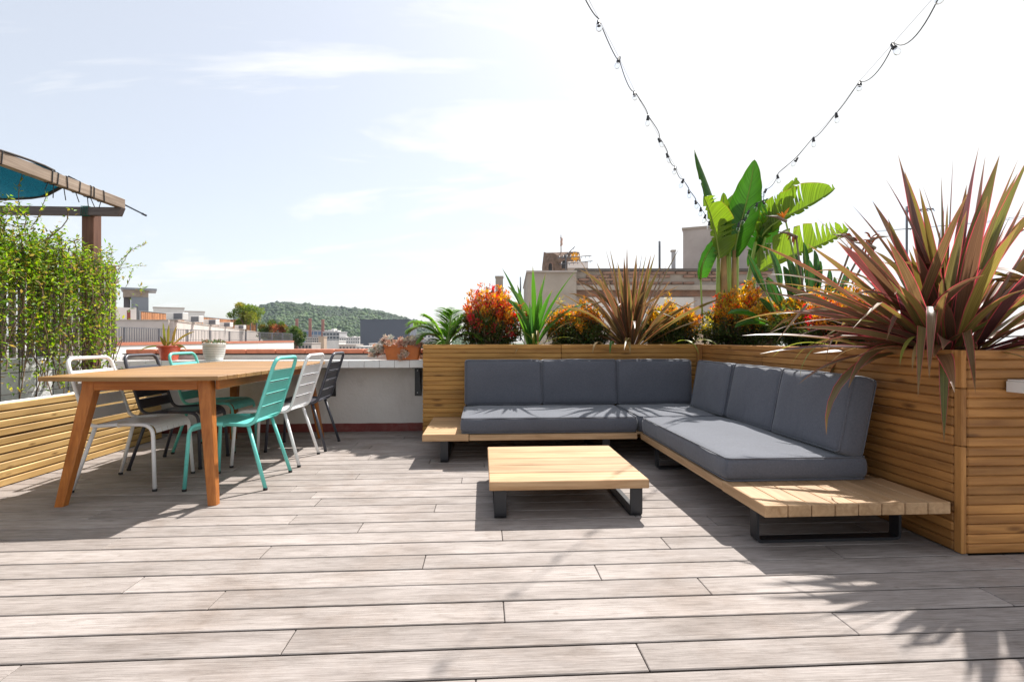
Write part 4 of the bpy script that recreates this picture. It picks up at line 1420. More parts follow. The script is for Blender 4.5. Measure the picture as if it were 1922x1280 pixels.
bb = pb_at(1378, 5.5)
ban = empty('banana_plant', bb, 'tall banana like plant with huge paddle leaves in the planter corner', 'plant')
ZB = 5.62
V3 = lambda px, py, z=ZB: at(px, py, z)
CAMN = Vector((-.35, -.9, .25))
# upright stalks
for (x0, y0, x1, y1, w, mt) in ((1352, 640, 1348, 470, .026, 'stalk'), (1362, 640, 1358, 468, .044, 'stalkbrown'), (1372, 640, 1369, 466, .028, 'stalk'), (1382, 640, 1378, 470, .034, 'stalkbrown'), (1368, 640, 1365, 460, .022, 'stalk'), (1388, 640, 1418, 455, .026, 'stalk'), (1394, 640, 1436, 446, .022, 'stalk'), (1384, 640, 1384, 466, .026, 'stalk')):
    mb = MB(); mb.tube([V3(x0, y0), V3((x0 + x1) / 2 - 2, (y0 + y1) / 2), V3(x1, y1)], [w * 1.1, w, w * .6], 10); mb.build('stalk', M[mt], ban)
big_leaf(ban, [V3(1377, 484), V3(1384, 430), V3(1408, 372), V3(1416, 300)], .215, CAMN, M['banana'], 1, lift=(.30, .42), wpow=.72, tipw=.8)
big_leaf(ban, [V3(1360, 480), V3(1352, 400), V3(1330, 350), V3(1303, 282)], .10, (-.9, -.35, .3), M['banana'], 2, lift=(.95, 1.0), torn=.15)
big_leaf(ban, [V3(1350, 486, 5.5), V3(1346, 450, 5.5), V3(1338, 405, 5.4), V3(1320, 368, 5.3)], .21, (.1, -1, .1), M['bananay'], 3, torn=.95, lift=(.1, .35), gap=.03, onesided=.5, wpow=.5)
big_leaf(ban, [V3(1372, 480, 5.75), V3(1366, 435, 5.75), V3(1368, 400, 5.75), V3(1398, 358, 5.75)], .17, CAMN, M['banana'], 4, lift=(.2, .35))
big_leaf(ban, [V3(1362, 470, 5.6), V3(1360, 430, 5.6), V3(1358, 400), V3(1358, 362)], .10, CAMN, M['bananay'], 5, lift=(.5, .5))
big_leaf(ban, [V3(1428, 446, 5.7), V3(1452, 408, 5.65), V3(1505, 400, 5.5), V3(1568, 354, 5.4)], .29, (.1, -.95, .25), M['bananay'], 6, torn=.85, lift=(.12, .5), gap=.020, under=.25, wpow=.5)
big_leaf(ban, [V3(1420, 455, 5.7), V3(1440, 410, 5.7), V3(1465, 372, 5.7), V3(1497, 334, 5.7)], .15, (.3, -.8, .3), M['bananay'], 7, torn=.6, lift=(.4, .5), gap=.03)
big_leaf(ban, [V3(1428, 510, 5.6), V3(1462, 478, 5.6), V3(1530, 474, 5.45), V3(1594, 430, 5.3)], .29, (.1, -.95, .25), M['bananay'], 8, torn=.85, lift=(.12, .5), gap=.020, under=.25, wpow=.5)
big_leaf(ban, [V3(1412, 478, 5.75), V3(1422, 440, 5.75), V3(1432, 405, 5.75), V3(1440, 372, 5.75)], .15, CAMN, M['banana'], 9, torn=.5, lift=(.3, .4))
big_leaf(ban, [V3(1404, 500, 5.7), V3(1425, 470, 5.7), V3(1440, 440, 5.7), V3(1462, 400, 5.7)], .12, (.2, -.9, .5), M['banana'], 10, torn=.4, lift=(.3, .4))
sb = pb_at(1324, 5.55)
mb = MB(); mb.tube([sb, V3(1318, 590, 5.6), V3(1315, 522, 5.6)], [.014, .011, .009], 8); mb.build('stalk', M['stalk'], ban)
big_leaf(ban, [V3(1315, 523, 5.6), V3(1314, 495, 5.5), V3(1328, 470, 5.5), V3(1346, 452, 5.6)], .11, (.2, -.8, -.1), M['banana'], 11, lift=(.2, .5), wpow=.35)

# ------------------------------------------------------------------ bird of paradise
M['paddle'] = banana_mat('grey green paddle leaf', [(.05, .13, .045), (.04, .11, .03), (.07, .17, .04)], .35)
M['orangepetal'] = plain('orange petal', (.75, .25, .01), rough=.5, var=.15)
M['bract'] = plain('purple green bract', (.16, .12, .08), rough=.5, var=.3, scale=14)
M['drypetal'] = plain('withered petal', (.30, .075, .02), rough=.8, var=.35, scale=20)
bp0 = pb_at(1520, 4.75)
bop = empty('bird_of_paradise', bp0, 'bird of paradise plant with grey green paddles and orange flowers left of the huge flax', 'plant')
ZP = 4.9
for i, (x0, y0, ym, x1, y1, w) in enumerate(((1500, 640, 560, 1470, 500, .06), (1508, 640, 540, 1492, 478, .07), (1516, 640, 560, 1518, 488, .055), (1526, 640, 560, 1540, 490, .05), (1530, 640, 560, 1556, 505, .05), (1494, 640, 575, 1445, 470, .055), (1500, 640, 580, 1456, 545, .06), (1512, 640, 575, 1484, 520, .06), (1534, 640, 575, 1566, 520, .05), (1505, 640, 600, 1424, 560, .05), (1488, 640, 610, 1404, 478, .045), (1522, 640, 570, 1508, 455, .045), (1510, 640, 585, 1476, 560, .055), (1540, 640, 580, 1580, 540, .05), (1515, 640, 575, 1530, 520, .08), (1505, 640, 585, 1498, 540, .08), (1525, 640, 580, 1552, 545, .075), (1496, 640, 590, 1462, 590, .07), (1530, 640, 590, 1560, 575, .07), (1518, 640, 570, 1475, 480, .06), (1536, 640, 585, 1590, 500, .06), (1500, 640, 585, 1440, 520, .065), (1512, 640, 590, 1512, 560, .08), (1528, 640, 560, 1528, 470, .06))):
    z = ZP + .25 * math.sin(i * 2.3)
    b, t2 = at(x0, y0, z) - Vector((0, 0, .07)), at(x1, y1, z)
    m2 = b.lerp(t2, .62)
    mb = MB(); mb.tube([b, b.lerp(m2, .5), m2], [.011, .009, .007], 6); mb.build('stalk', M['stalk'] if i % 3 else M['paddle'], bop)
    d = t2 - m2
    big_leaf(bop, [m2, m2 + d * .35, m2 + d * .7, t2], w, (math.sin(i * 1.7) * .7, -.8, .3), M['paddle'], 40 + i, lift=(.45, .5), wpow=.6)
for (x0, y0, x1, y1) in ((1510, 640, 1380, 625), (1500, 645, 1366, 600)):      # low paddles leaning out of the planter
    b = at(x0, y0, 4.75); t2 = at(x1, y1 - 10, 4.7); k = b.lerp(t2, .45) + Vector((0, 0, .16))
    mb = MB(); mb.tube([bez([b, k, t2], q * .06) for q in range(11)], .007, 6); mb.build('stalk', M['stalk'], bop)
    p = bez([b, k, t2], .6)
    big_leaf(bop, [p, p.lerp(t2, .3) + Vector((0, 0, .03)), p.lerp(t2, .7) + Vector((0, 0, .03)), t2], .065, (0, -.3, 1), M['banana'], int(x1), lift=(.3, .3))


def flower(px, py, z, lean, fresh):
    h = at(px, py, z)
    root = Vector((bp0.x + random.uniform(-.06, .1), bp0.y, .9))
    mb = MB(); mb.tube([root, root.lerp(h, .5) + Vector((lean * -.03, 0, 0)), h], [.010, .009, .008], 7); st = mb.build('flower_stalk', M['stalk'] if fresh else M['bract'], bop)
    mb = MB(); mb.tube([h - Vector((.01 * lean, 0, .02)), h + Vector((lean * .08, 0, .022)), h + Vector((lean * .19, 0, .03))], [.016, .014, .001], 8); mb.build('bract', M['bract'], st)
    mb = MB()
    for k in range(5 if fresh else 9):
        d = Vector((lean * random.uniform(-.2, .5), random.uniform(-.4, .4), random.uniform(.5, 1) if fresh else random.uniform(-.8, .9)))
        blade(mb, h + Vector((lean * .02, 0, .01)), d, random.uniform(.07, .12), .022 if fresh else .016, .4 if fresh else 1.4, 5, fold=.5, sidehint=rv(random))
    mb.build('petals', M['orangepetal'] if fresh else M['drypetal'], st)


flower(1474, 412, 4.8, -1, True)
flower(1494, 442, 4.7, -1, False)
flower(1604, 448, 4.2, -1, False)
flower(1630, 450, 4.3, 1, False)
flower(1640, 462, 4.1, -1, False)

# ------------------------------------------------------------------ pots on the shelf
SZ = .785


def pot(name, c, prof, mat, label, cat='pot', rim=None):
    t = empty(name, c, label, cat)
    mb = MB(); mb.lathe(prof, c, 28); mb.build('body', mat, t)
    return t


pc1 = atY(318, 678, 5.48); pc1.z = SZ
p1 = pot('flower_pot', pc1, [(.072, .001), (.076, .01), (.098, .125), (.112, .126), (.114, .150), (.106, .151), (.100, .135)], M['potred'], 'red plastic flower pot holding the aloe on the tiled shelf')
mb = MB(); mb.lathe([(.02, .128), (.099, .130), (.098, .134)], pc1, 20); mb.build('soil', M['soil'], p1)
M['aloe'] = blade_mat('aloe leaf', [(.20, .27, .05), (.28, .30, .06), (.34, .20, .07), (.16, .24, .06)], (.38, .22, .08), mw=.12, trans=.2, stripes=6)
al = empty('aloe_plant', pc1 + Vector((0, 0, .14)), 'yellow green aloe with reddish tips growing in the red pot', 'plant')
for (px, py, W, bend) in ((306, 606, .03, .05), (317, 610, .034, .0), (332, 612, .034, .1), (300, 632, .036, .3), (326, 640, .034, .2), (366, 626, .03, .5), (260, 666, .022, .9), (347, 655, .026, .6), (352, 666, .02, 1.2), (312, 640, .036, .1)):
    tip = atY(px, py, 5.45 + random.uniform(-.08, .05))
    b = pc1 + Vector((random.uniform(-.03, .03), random.uniform(-.03, .03), .13))
    d = tip - b
    az, el = math.degrees(math.atan2(d.y, d.x)), math.degrees(math.asin(max(-1, min(1, d.z / d.length))))
    mb = MB(); blade(mb, b, dirv(az, el + math.degrees(bend) * .5), d.length * 1.03, W, bend, 10, fold=.75, sidehint=Vector((0, -1, .5))); mb.build('leaf', M['aloe'], al)

pc2 = atY(402, 677, 5.46); pc2.z = SZ
p2 = pot('striped_pot', pc2, [(.078, .001), (.082, .012), (.098, .06), (.104, .11), (.104, .155), (.109, .158), (.109, .176), (.100, .177), (.097, .16)], M['potwhite'], 'white ceramic pot with thin dark stripes on the tiled shelf')
for k, zz_ in enumerate((.030, .048, .066, .084, .102, .120, .138, .155)):
    rr_ = .082 + (.098 - .082) * min(1, (zz_ - .012) / .048) if zz_ < .06 else (.098 + .006 * min(1, (zz_ - .06) / .05))
    mb = MB(); mb.lathe([(rr_ - .002, zz_ - .0028), (rr_ + .0012, zz_ - .0015), (rr_ + .0012, zz_ + .0015), (rr_ - .002, zz_ + .0028)], pc2, 28); mb.build('stripe', M['potgreen'], p2)
mb = MB(); mb.lathe([(.02, .160), (.097, .162), (.096, .166)], pc2, 20); mb.build('soil', M['soil'], p2)
M['succ'] = foliage_mat('small succulent', trans=.2, rough=.5)
g = random.Random(3)
su = MB()
for i in range(170):
    a = g.uniform(0, 2 * PI); q = math.sqrt(g.random()) * .105
    p = pc2 + Vector((math.cos(a) * q, math.sin(a) * q, .166 + g.uniform(0, .03)))
    leaf_quad(su, p, rv(g) + Vector((math.cos(a) * .6, math.sin(a) * .6, .6)), rv(g) + Vector((0, 0, 1)), g.uniform(.02, .045), g.uniform(.010, .018), tint(g.choice([(.13, .17, .08), (.22, .12, .07), (.09, .15, .07), (.3, .2, .12)]), g))
sp_ = empty('succulent', pc2 + Vector((0, 0, .17)), 'low grey green succulent growing in the striped white pot', 'plant')
tag(su.build('foliage', M['succ'], sp_), kind='stuff')

tl0, tl1 = atY(722, 678, 5.43), atY(791, 678, 5.43)
tc_ = (tl0 + tl1) / 2; tc_.z = SZ
tw = (tl1 - tl0).length
trg = empty('trough_planter', tc_, 'orange terracotta window trough at the right end of the tiled shelf', 'pot')
mb = MB()


def rrect(hx, hy, z, r=.02):
    return [tc_ + Vector((p.x, p.y, z)) for p in round_path([(0, -hy, 0), (hx, -hy, 0), (hx, hy, 0), (-hx, hy, 0), (-hx, -hy, 0), (0, -hy, 0)], r, 3)[:-1]]


rings = [mb.pts(rrect(*a)) for a in ((tw / 2 - .028, .060, .002), (tw / 2 - .006, .080, .135), (tw / 2, .088, .137), (tw / 2, .088, .160), (tw / 2 - .01, .078, .160), (tw / 2 - .012, .076, .14))]
nn_ = len(rings[0])
for a, b in zip(rings, rings[1:]):
    for k in range(nn_): mb.face([a[k], a[(k + 1) % nn_], b[(k + 1) % nn_], b[k]])
mb.face(rings[0][::-1]); mb.face(rings[-1])
mb.build('body', M['potorange'], trg)
ss = empty('dry_succulent', tc_ + Vector((0, 0, .15)), 'pale pinkish grey rosette succulents spilling over the orange trough', 'plant')
ros = MB()
PAL = [(.50, .36, .27), (.58, .46, .37), (.44, .42, .36), (.42, .20, .14), (.62, .52, .42), (.52, .30, .20)]
g = random.Random(9)
spots_ = [(g.uniform(-tw / 2 - .02, tw / 2), g.uniform(-.105, .07), .150 + g.uniform(.0, .085)) for _ in range(84)]
spots_ += [(-tw / 2 - g.uniform(.0, .10), g.uniform(-.09, -.02), .15 - g.uniform(0, .10)) for _ in range(14)]
spots_ += [(-tw / 2 - .08 + g.uniform(-.05, .03), -.06, .04 + g.uniform(0, .06)) for _ in range(6)] + [(.02 + g.uniform(-.035, .035), -.105, .02 + .014 * k) for k in range(6)]
stem_ = MB()
for (x_, y_, z_) in spots_:
    c = tc_ + Vector((x_, y_, z_))
    ax = (Vector((x_ * .8, y_ * 3 - .5, .6)) + rv(g, .4)).normalized()
    o1 = ax.orthogonal().normalized(); o2 = ax.cross(o1)
    cc = g.choice(PAL)
    for ring, (nl, ll, el) in enumerate(((8, .044, .25), (6, .034, .8))):
        for k in range(nl):
            a = 2 * PI * (k + .5 * ring) / nl + g.uniform(-.2, .2)
            d = (o1 * math.cos(a) + o2 * math.sin(a)) * math.cos(el) + ax * math.sin(el)
            leaf_quad(ros, c, d, ax, ll * g.uniform(.8, 1.15), ll * .48, tint(cc, g, .22))
    stem_.tube([tc_ + Vector((max(-tw / 2 + .03, min(tw / 2 - .03, x_)), max(-.05, min(.05, y_)), .15)), c - ax * .02 + Vector((0, 0, .02)), c], .004, 5, cap=False)
tag(ros.build('rosettes', M['succ'], ss), kind='stuff')
tag(stem_.build('stems', M['bark'], ss), kind='stuff')

# ------------------------------------------------------------------ string lights
m, n_, l_, p_ = new_mat('clear bulb glass')
n_.remove(p_)
tb_ = nd(n_, 'ShaderNodeBsdfTransparent'); tb_.inputs['Color'].default_value = (.95, .96, .97, 1)
gb_ = nd(n_, 'ShaderNodeBsdfGlossy', Roughness=.03)
lw_ = nd(n_, 'ShaderNodeFresnel', IOR=1.25)
mx_ = nd(n_, 'ShaderNodeMixShader'); l_.new(lw_.outputs[0], mx_.inputs[0]); l_.new(tb_.outputs[0], mx_.inputs[1]); l_.new(gb_.outputs[0], mx_.inputs[2])
l_.new(mx_.outputs[0], [x for x in n_ if x.type == 'OUTPUT_MATERIAL'][0].inputs['Surface'])
M['bulb'] = m
bulb_mb = MB(); bulb_mb.lathe([(.004, 0), (.012, -.006), (.021, -.024), (.0235, -.038), (.019, -.054), (.009, -.063), (.002, -.065)], (0, 0, 0), 14); bulb_me = bulb_mb.mesh('bulb', M['bulb'])
sock_mb = MB(); sock_mb.lathe([(.006, .030), (.013, .028), (.014, .0), (.017, -.002), (.017, -.014), (.012, -.016)], (0, 0, 0), 10); sock_mb.box((0, 0, .03), (.018, .010, .014)); sock_me = sock_mb.mesh('socket', M['black'])


def light_string(pts, label, seed, loops=.10):
    g = random.Random(seed)
    P = [at(*q) for q in pts]
    stp = P[0] - P[1]
    P = [P[0] + stp * k * .9 for k in range(7, 0, -1)] + P
    t = empty('string_lights', P[-1], label, 'string lights', 'bulb strings meeting at the banana plant')
    mb = MB()
    ext = P[0] + (P[0] - P[1]) * 1.0
    mb.tube([ext] + P, .0012, 4, cap=False); mb.build('support_wire', M['steel'], t)
    cab = []
    for a, b in zip([ext] + P, P):
        d = (b - a)
        perp = d.cross(Vector((0, 1, 0))).normalized() * g.choice((-1, 1, 1))
        sl_ = min(1.0, .42 / d.length)
        perp = perp * sl_
        k1 = a + d * .35 + perp * loops * d.length * g.uniform(.3, 1.2) + Vector((0, 0, -.10 * d.length * sl_))
        k2 = a + d * .80 + perp * loops * d.length * g.uniform(.6, 2.0) + Vector((0, 0, -.12 * d.length * sl_))
        cab += [bez([a, k1, k2, b], i / 12) for i in range(12)]
    cab.append(P[-1])
    mb = MB(); mb.tube(cab, .0030, 6, cap=False); mb.build('cable', M['rubber'], t)
    for p in P:
        rot = (g.uniform(-.5, .5), g.uniform(-.6, .6), g.uniform(0, 3))
        s = link('socket', sock_me, t, p - Vector((0, 0, .028)), rot); s.scale = (.82, .82, .82)
        b = bpy.data.objects.new('bulb', bulb_me); col.objects.link(b); b.parent = s; b.location = (0, 0, -.010)
    return t


S1 = [(1124, 36), (1161, 107), (1191, 171), (1216, 217), (1238, 259), (1253, 288), (1267, 312), (1281, 336), (1293, 356), (1306, 376), (1315, 390), (1323, 403), (1331, 416)]
z_of = lambda i, n, z0, z1: 1 / ((1 / z0) * (1 - i / (n - 1)) + (1 / z1) * (i / (n - 1)))
light_string([(x, y, 2.9 + (5.35 - 2.9) * min(1, ((y - 36) / 380) ** .8 * 1.0)) for x, y in S1], 'string of clear bulbs hanging from the upper middle of the sky to the banana plant', 3)
S2 = [(1678, 80), (1614, 152), (1570, 212), (1527, 258), (1494, 296), (1460, 328), (1436, 355), (1434, 376), (1420, 381), (1404, 395), (1398, 408), (1386, 419)]
light_string([(x, y, 3.0 + (5.35 - 3.0) * min(1, ((y - 80) / 275) ** .85)) for x, y in S2], 'string of clear bulbs hanging from the upper right of the sky to the banana plant', 5)

# fallen leaf on the boards
mb = MB(); blade(mb, (1.52, 2.50, .006), (1, .3, .25), .05, .022, 1.2, 5, fold=.3); tag(mb.build('fallen_leaf', M['dryleaf'], origin=(1.52, 2.5, 0)), 'small dry fallen leaf on the deck under the bare end of the sofa', 'leaf')

# ================================================================== surroundings
M['beige'] = plain('pale beige render', (.52, .46, .42), rough=.9, var=.08, scale=.6, dirt=(.36, .30, .27), dirt_scale=.5, dirt_amt=.4)
M['nwhite'] = plain('neighbour white render', (.70, .67, .65), rough=.9, var=.06, scale=.5, dirt=(.45, .40, .36), dirt_scale=.35, dirt_amt=.4)
M['grey_house'] = plain('blue grey cladding', (.20, .225, .26), rough=.6, var=.06, scale=.5)
M['dgrey'] = plain('dark grey cladding', (.10, .095, .105), rough=.6, var=.1, scale=.5)
M['railing'] = plain('grey blue railing paint', (.11, .115, .13), rough=.5)
M['slatfence'] = wood('orange brown slats', (.26, .10, .04), (.45, .21, .09), rough=.7, vary=.3)
M['ac'] = plain('air conditioner casing', (.72, .70, .67), rough=.5, var=.03)
M['grille'] = plain('fan grille', (.15, .155, .17), rough=.6)
M['door_red'] = plain('brown red door', (.22, .05, .035), rough=.6)
M['glass'] = plain('dark window glass', (.045, .055, .07), rough=.12, var=.1)
M['blueglass'] = plain('blue office glass', (.10, .16, .26), rough=.2, var=.25, scale=.05)
M['brick'] = None
M['concrete'] = plain('grey concrete block', (.38, .37, .38), rough=.9, var=.12, scale=.08)


def brickwork(name, c1, c2, mortar, sc):
    m, n, l, p = new_mat(name)
    tc = nd(n, 'ShaderNodeTexCoord')
    b = nd(n, 'ShaderNodeTexBrick', Scale=sc)
    b.inputs['Color1'].default_value = (*c1, 1); b.inputs['Color2'].default_value = (*c2, 1); b.inputs['Mortar'].default_value = (*mortar, 1)
    mp = nd(n, 'ShaderNodeMapping'); mp.inputs['Rotation'].default_value = (R(90), 0, 0)
    l.new(tc.outputs['Object'], mp.inputs[0]); l.new(mp.outputs[0], b.inputs['Vector'])
    t = nd(n, 'ShaderNodeTexNoise', Scale=1.2, Detail=8.0, Roughness=.7); l.new(tc.outputs['Object'], t.inputs['Vector'])
    r = ramp(n, [(.3, (.45, .42, .40)), (.7, (1.25, 1.2, 1.15))]); l.new(t.outputs[0], r.inputs[0])
    mx = nd(n, 'ShaderNodeMix', data_type='RGBA', blend_type='MULTIPLY'); mx.inputs[0].default_value = .9
    l.new(b.outputs[0], mx.inputs[6]); l.new(r.outputs[0], mx.inputs[7])
    l.new(mx.outputs[2], p.inputs['Base Color']); p.inputs['Roughness'].default_value = .9
    return m


M['brick'] = brickwork('old red brick', (.28, .15, .10), (.23, .14, .105), (.24, .20, .165), 5.0)
M['stone'] = plain('brown rubble stone', (.20, .13, .095), rough=.95, var=.5, scale=1.6, bump=1.0, bscale=1.5, dirt=(.11, .08, .065), dirt_scale=.9, dirt_amt=.8)
M['oldrender'] = plain('stained cement render', (.36, .31, .265), rough=.95, var=.2, scale=.9, bump=.4, bscale=8, dirt=(.20, .165, .135), dirt_scale=.8, dirt_amt=.7)
M['pinkrender'] = plain('pinkish cement render', (.42, .37, .345), rough=.95, var=.12, scale=1.4, bump=.3, bscale=10, dirt=(.27, .23, .205), dirt_scale=1.2, dirt_amt=.5)
M['cap'] = plain('dark weathered coping', (.12, .105, .095), rough=.9, var=.3, scale=2)


def orient(a, b):
    """rotation about z that takes +X to the horizontal direction a->b"""
    return math.atan2(b.y - a.y, b.x - a.x)


def wallseg(mb, a, b, z0, z1, th, ch=0.0):
    a, b = Vector(a), Vector(b)
    c = (a + b) / 2
    rz = orient(a, b)
    L = math.hypot(b.x - a.x, b.y - a.y)
    mb.box((c.x, c.y, (z0 + z1) / 2), (L, th, z1 - z0), Matrix.Rotation(rz, 3, 'Z'), ch)


def raybox(mb, x0, x1, z, zb, zt, depth, grow=0.0):
    """box that shows only its front from the terrace: its front is square to the line of sight"""
    a, b = at(x0, 640, z), at(x1, 640, z)
    c = (a + b) / 2
    d = Vector((c.x, c.y, 0)).normalized()
    w = math.hypot(b.x - a.x, b.y - a.y) * abs(Vector((b.x - a.x, b.y - a.y, 0)).normalized().dot(Vector((d.y, -d.x, 0))))
    rm = Matrix.Rotation(math.atan2(-d.x, d.y), 3, 'Z')
    cc = c + d * depth / 2
    mb.box((cc.x, cc.y, (zb + zt) / 2), (w + grow, depth, zt - zb), rm)


# --- neighbouring roof terrace on the left
A, B = at(150, 640, 31), at(548, 640, 74)
nb = empty('neighbour_terrace', (A.x, A.y, -18), 'white neighbouring roof terrace with terracotta edge and grey railing', 'building')
mb = MB(); wallseg(mb, A, B, -18, .58, .5); mb.build('wall', M['nwhite'], nb)
mb = MB(); wallseg(mb, A, B, .58, .80, .6); mb.build('coping', M['terracotta'], nb)
c0 = at(100, 640, 45); c1 = at(548, 640, 74.6)
mb = MB(); q = mb.pts([Vector((A.x, A.y, .5)), Vector((B.x, B.y, .5)), Vector((B.x - 30, B.y + 40, .5)), Vector((A.x - 40, A.y + 12, .5))]); mb.face(q); mb.build('terrace_floor', M['concrete'], nb)
rl = empty('railing', (A.x, A.y, .8), 'long grey metal railing along the edge of the neighbouring terrace', 'railing')
RH = 1.0
mb = MB()
wallseg(mb, A, B, .85 + RH - .05, .85 + RH, .05); wallseg(mb, A, B, .90, .94, .04)
mb.build('rail', M['railing'], rl)
Lr = (B - A).length
nb_ = 150
bar = MB(); bar.box((0, 0, RH / 2), (.035, .035, RH)); bar_me = bar.mesh('bar', M['railing'])
pst = MB(); pst.box((0, 0, RH / 2 + .02), (.10, .10, RH + .04)); pst_me = pst.mesh('rail_post', M['railing'])
for i in range(nb_ + 1):
    p = A.lerp(B, i / nb_)
    link('rail_post' if i % 15 == 0 else 'bar', pst_me if i % 15 == 0 else bar_me, rl, (p.x, p.y, .80))
# wall behind the railing with air conditioners on top
W0, W1, W2 = at(180, 600, 44), at(320, 603, 44), at(491, 625, 124)
up = empty('upper_terrace', (W1.x, W1.y, 0), 'beige upper roof storey behind the railing, carrying air conditioners', 'building')
zW = 1 + 34 * 44 / 961
mb = MB(); wallseg(mb, W0, W1, -18, zW, .5)
dz_ = zW
wallseg(mb, W1, W2, -18, zW, .5)
mb.build('wall', M['beige'], up)
mb = MB(); wallseg(mb, W0, W1, zW, zW + .12, .6); wallseg(mb, W1, W2, zW, zW + .12, .6); mb.build('coping', M['oldrender'], up)
mb = MB(); q = mb.pts([Vector((W0.x, W0.y, zW - .05)), Vector((W1.x, W1.y, zW - .05)), Vector((W2.x, W2.y, zW - .05)), Vector((W2.x - 30, W2.y + 8, zW - .05)), Vector((W0.x - 20, W0.y + 12, zW - .05))]); mb.face(q); mb.build('flat_roof', M['beige'], up)
wdir = (W2 - W1).normalized(); wrz = orient(W1, W2)
ac_pr = None
for (px, wpx) in ((324, 0), (358, 0), (391, 0), (420, 0), (447, 0)):
    # foot of the unit on the wall top behind the edge
    r_ = (px - 961) / 961
    best = min(range(200), key=lambda i: abs((lambda q: (q.x * CA - q.y * SA) / (q.x * SA + q.y * CA) - r_)(W1.lerp(W2, i / 199))))
    p = W1.lerp(W2, best / 199)
    if ac_pr is None:
        ac_pr = empty('air_conditioner', (0, 0, 0), 'boxy white air conditioner on the neighbouring roof edge', 'air conditioner', 'row of air conditioners on the neighbouring roof')
        mb = MB(); mb.box((0, .55, .62), (2.6, 1.0, 1.1), ch=.04); mb.box((-.9, .55, .04), (.12, .9, .08)); mb.box((.9, .55, .04), (.12, .9, .08)); mb.build('casing', M['ac'], ac_pr)
        mb = MB(); mb.box((.55, .035, .62), (1.3, .04, .86)); mb.build('grille', M['grille'], ac_pr)
        o = ac_pr
    else:
        o = copy_tree(ac_pr)
    o.location = (p.x + .2, p.y - .2, zW + .10); o.rotation_euler = (0, 0, R(-12)); o.scale = (.64, .64, .58)
    k = (324, 358, 391, 420, 447).index(px)
    o['label'] = ('air conditioner nearest the wooden fence start, left end of the roof row', 'second air conditioner from the left in the roof row', 'middle one of the five air conditioners on the roof edge', 'fourth air conditioner from the left in the roof row', 'air conditioner at the right end of the row beside the dark end fence')[k]
# wooden screen behind the units
sf = empty('wood_screen', (W1.x, W1.y, zW), 'orange brown slatted screen behind the air conditioners on the neighbouring roof', 'fence')
F0, F1, F2 = at(262, 600, 50), at(433, 617, 104), at(482, 617, 110)
zF0, zF1 = at(262, 584, 50).z, at(433, 600, 104).z
for (a, b, za, zb, ns) in ((F0, F1, zF0, zF1, 96), (F1, F2, at(433, 600, 104).z, at(482, 598, 110).z, 26)):
    L = math.hypot(b.x - a.x, b.y - a.y)
    rz = orient(a, b)
    sm_ = MB(); sm_.box((0, 0, .5), (L / ns * .78, .05, 1.0))
    sme = sm_.mesh('slat', M['slatfence'])
    for i in range(ns):
        p = a.lerp(b, (i + .5) / ns)
        zt_ = za + (zb - za) * i / ns
        o = link('slat', sme, sf, (p.x, p.y, zW), (0, 0, rz)); o.scale = (1, 1, zt_ - zW)
    mb = MB(); q0, q1 = Vector((a.x, a.y, za)), Vector((b.x, b.y, zb))
    mb.tube([q0, q1], .07, 4); mb.build('rail', M['railing'], sf)
    for i in range(5):
        p = a.lerp(b, i / 4); mb = MB(); mb.box((p.x, p.y - .1, (zW + za + (zb - za) * i / 4) / 2), (.22, .22, za + (zb - za) * i / 4 - zW + .1)); mb.build('screen_post', M['railing'], sf)

# grey penthouse box with overhanging roof
gz = 54
g0, g1 = at(246, 590, gz), at(279, 590, gz)
gh = empty('grey_penthouse', (g0.x, g0.y, zW), 'blue grey roof house with flat overhanging roof left of the wooden screen', 'building')
zt0 = at(246, 545, gz).z; zm = at(246, 558, gz).z
d_ = 3.5
mb = MB(); cx = (g0 + g1) / 2; wdt = g1.x - g0.x
raybox(mb, 246, 279, gz, -2, zm, d_); mb.build('wall', M['grey_house'], gh)
mb = MB(); raybox(mb, 231, 279, gz - .1, zm, zt0, d_ + .1); mb.build('upper_band', M['oldrender'], gh)
mb = MB(); raybox(mb, 227, 295, gz - .8, zt0, zt0 + .16, d_ + 1.2); mb.build('roof', M['grey_house'], gh)
mb = MB(); raybox(mb, 232, 245, gz + .15, -2, zm, d_ - .2); mb.build('side_panel', M['dgrey'], gh)
# white cabin with red brown door
w0, w1 = at(190, 602, 48), at(259, 602, 48)
wc = empty('white_cabin', (w0.x, w0.y, zW), 'small white roof cabin with brown red door partly behind the climber', 'building')
zc_ = at(230, 577, 48).z
mb = MB(); raybox(mb, 190, 259, 48, .5, zc_, 2.5); mb.build('wall', M['nwhite'], wc)
dd0, dd1 = at(239, 602, 47.9), at(245, 602, 47.9)
mb = MB(); raybox(mb, 238, 245, 47.7, zW - .5, zc_ - .3, .1); mb.build('door', M['door_red'], wc)
mb = MB(); raybox(mb, 256, 259, 47.6, .5, zc_ + .1, .15); mb.build('downpipe', M['railing'], wc)
# white blocks beyond the screen
for (x0, x1, y0, zq, lb) in ((288, 346, 579, 150, 'long white roof block showing above the wooden screen'), (347, 384, 586, 170, 'smaller white roof block right of the long one above the screen')):
    a, b = at(x0, 600, zq), at(x1, 600, zq)
    t = empty('roof_block', (a.x, a.y, -18), lb, 'building')
    zt_ = at(x0, y0, zq).z
    mb = MB(); raybox(mb, x0, x1, zq, -18, zt_, 8); mb.build('wall', M['nwhite'], t)
    mb = MB(); raybox(mb, x0, x1, zq - .1, zt_, zt_ + .35, 8.4, .3); mb.build('roof', M['beige'], t)

# --- terrace shrubs beyond the railing
M['tree'] = foliage_mat('terrace shrub leaves', trans=.4, rough=.5)


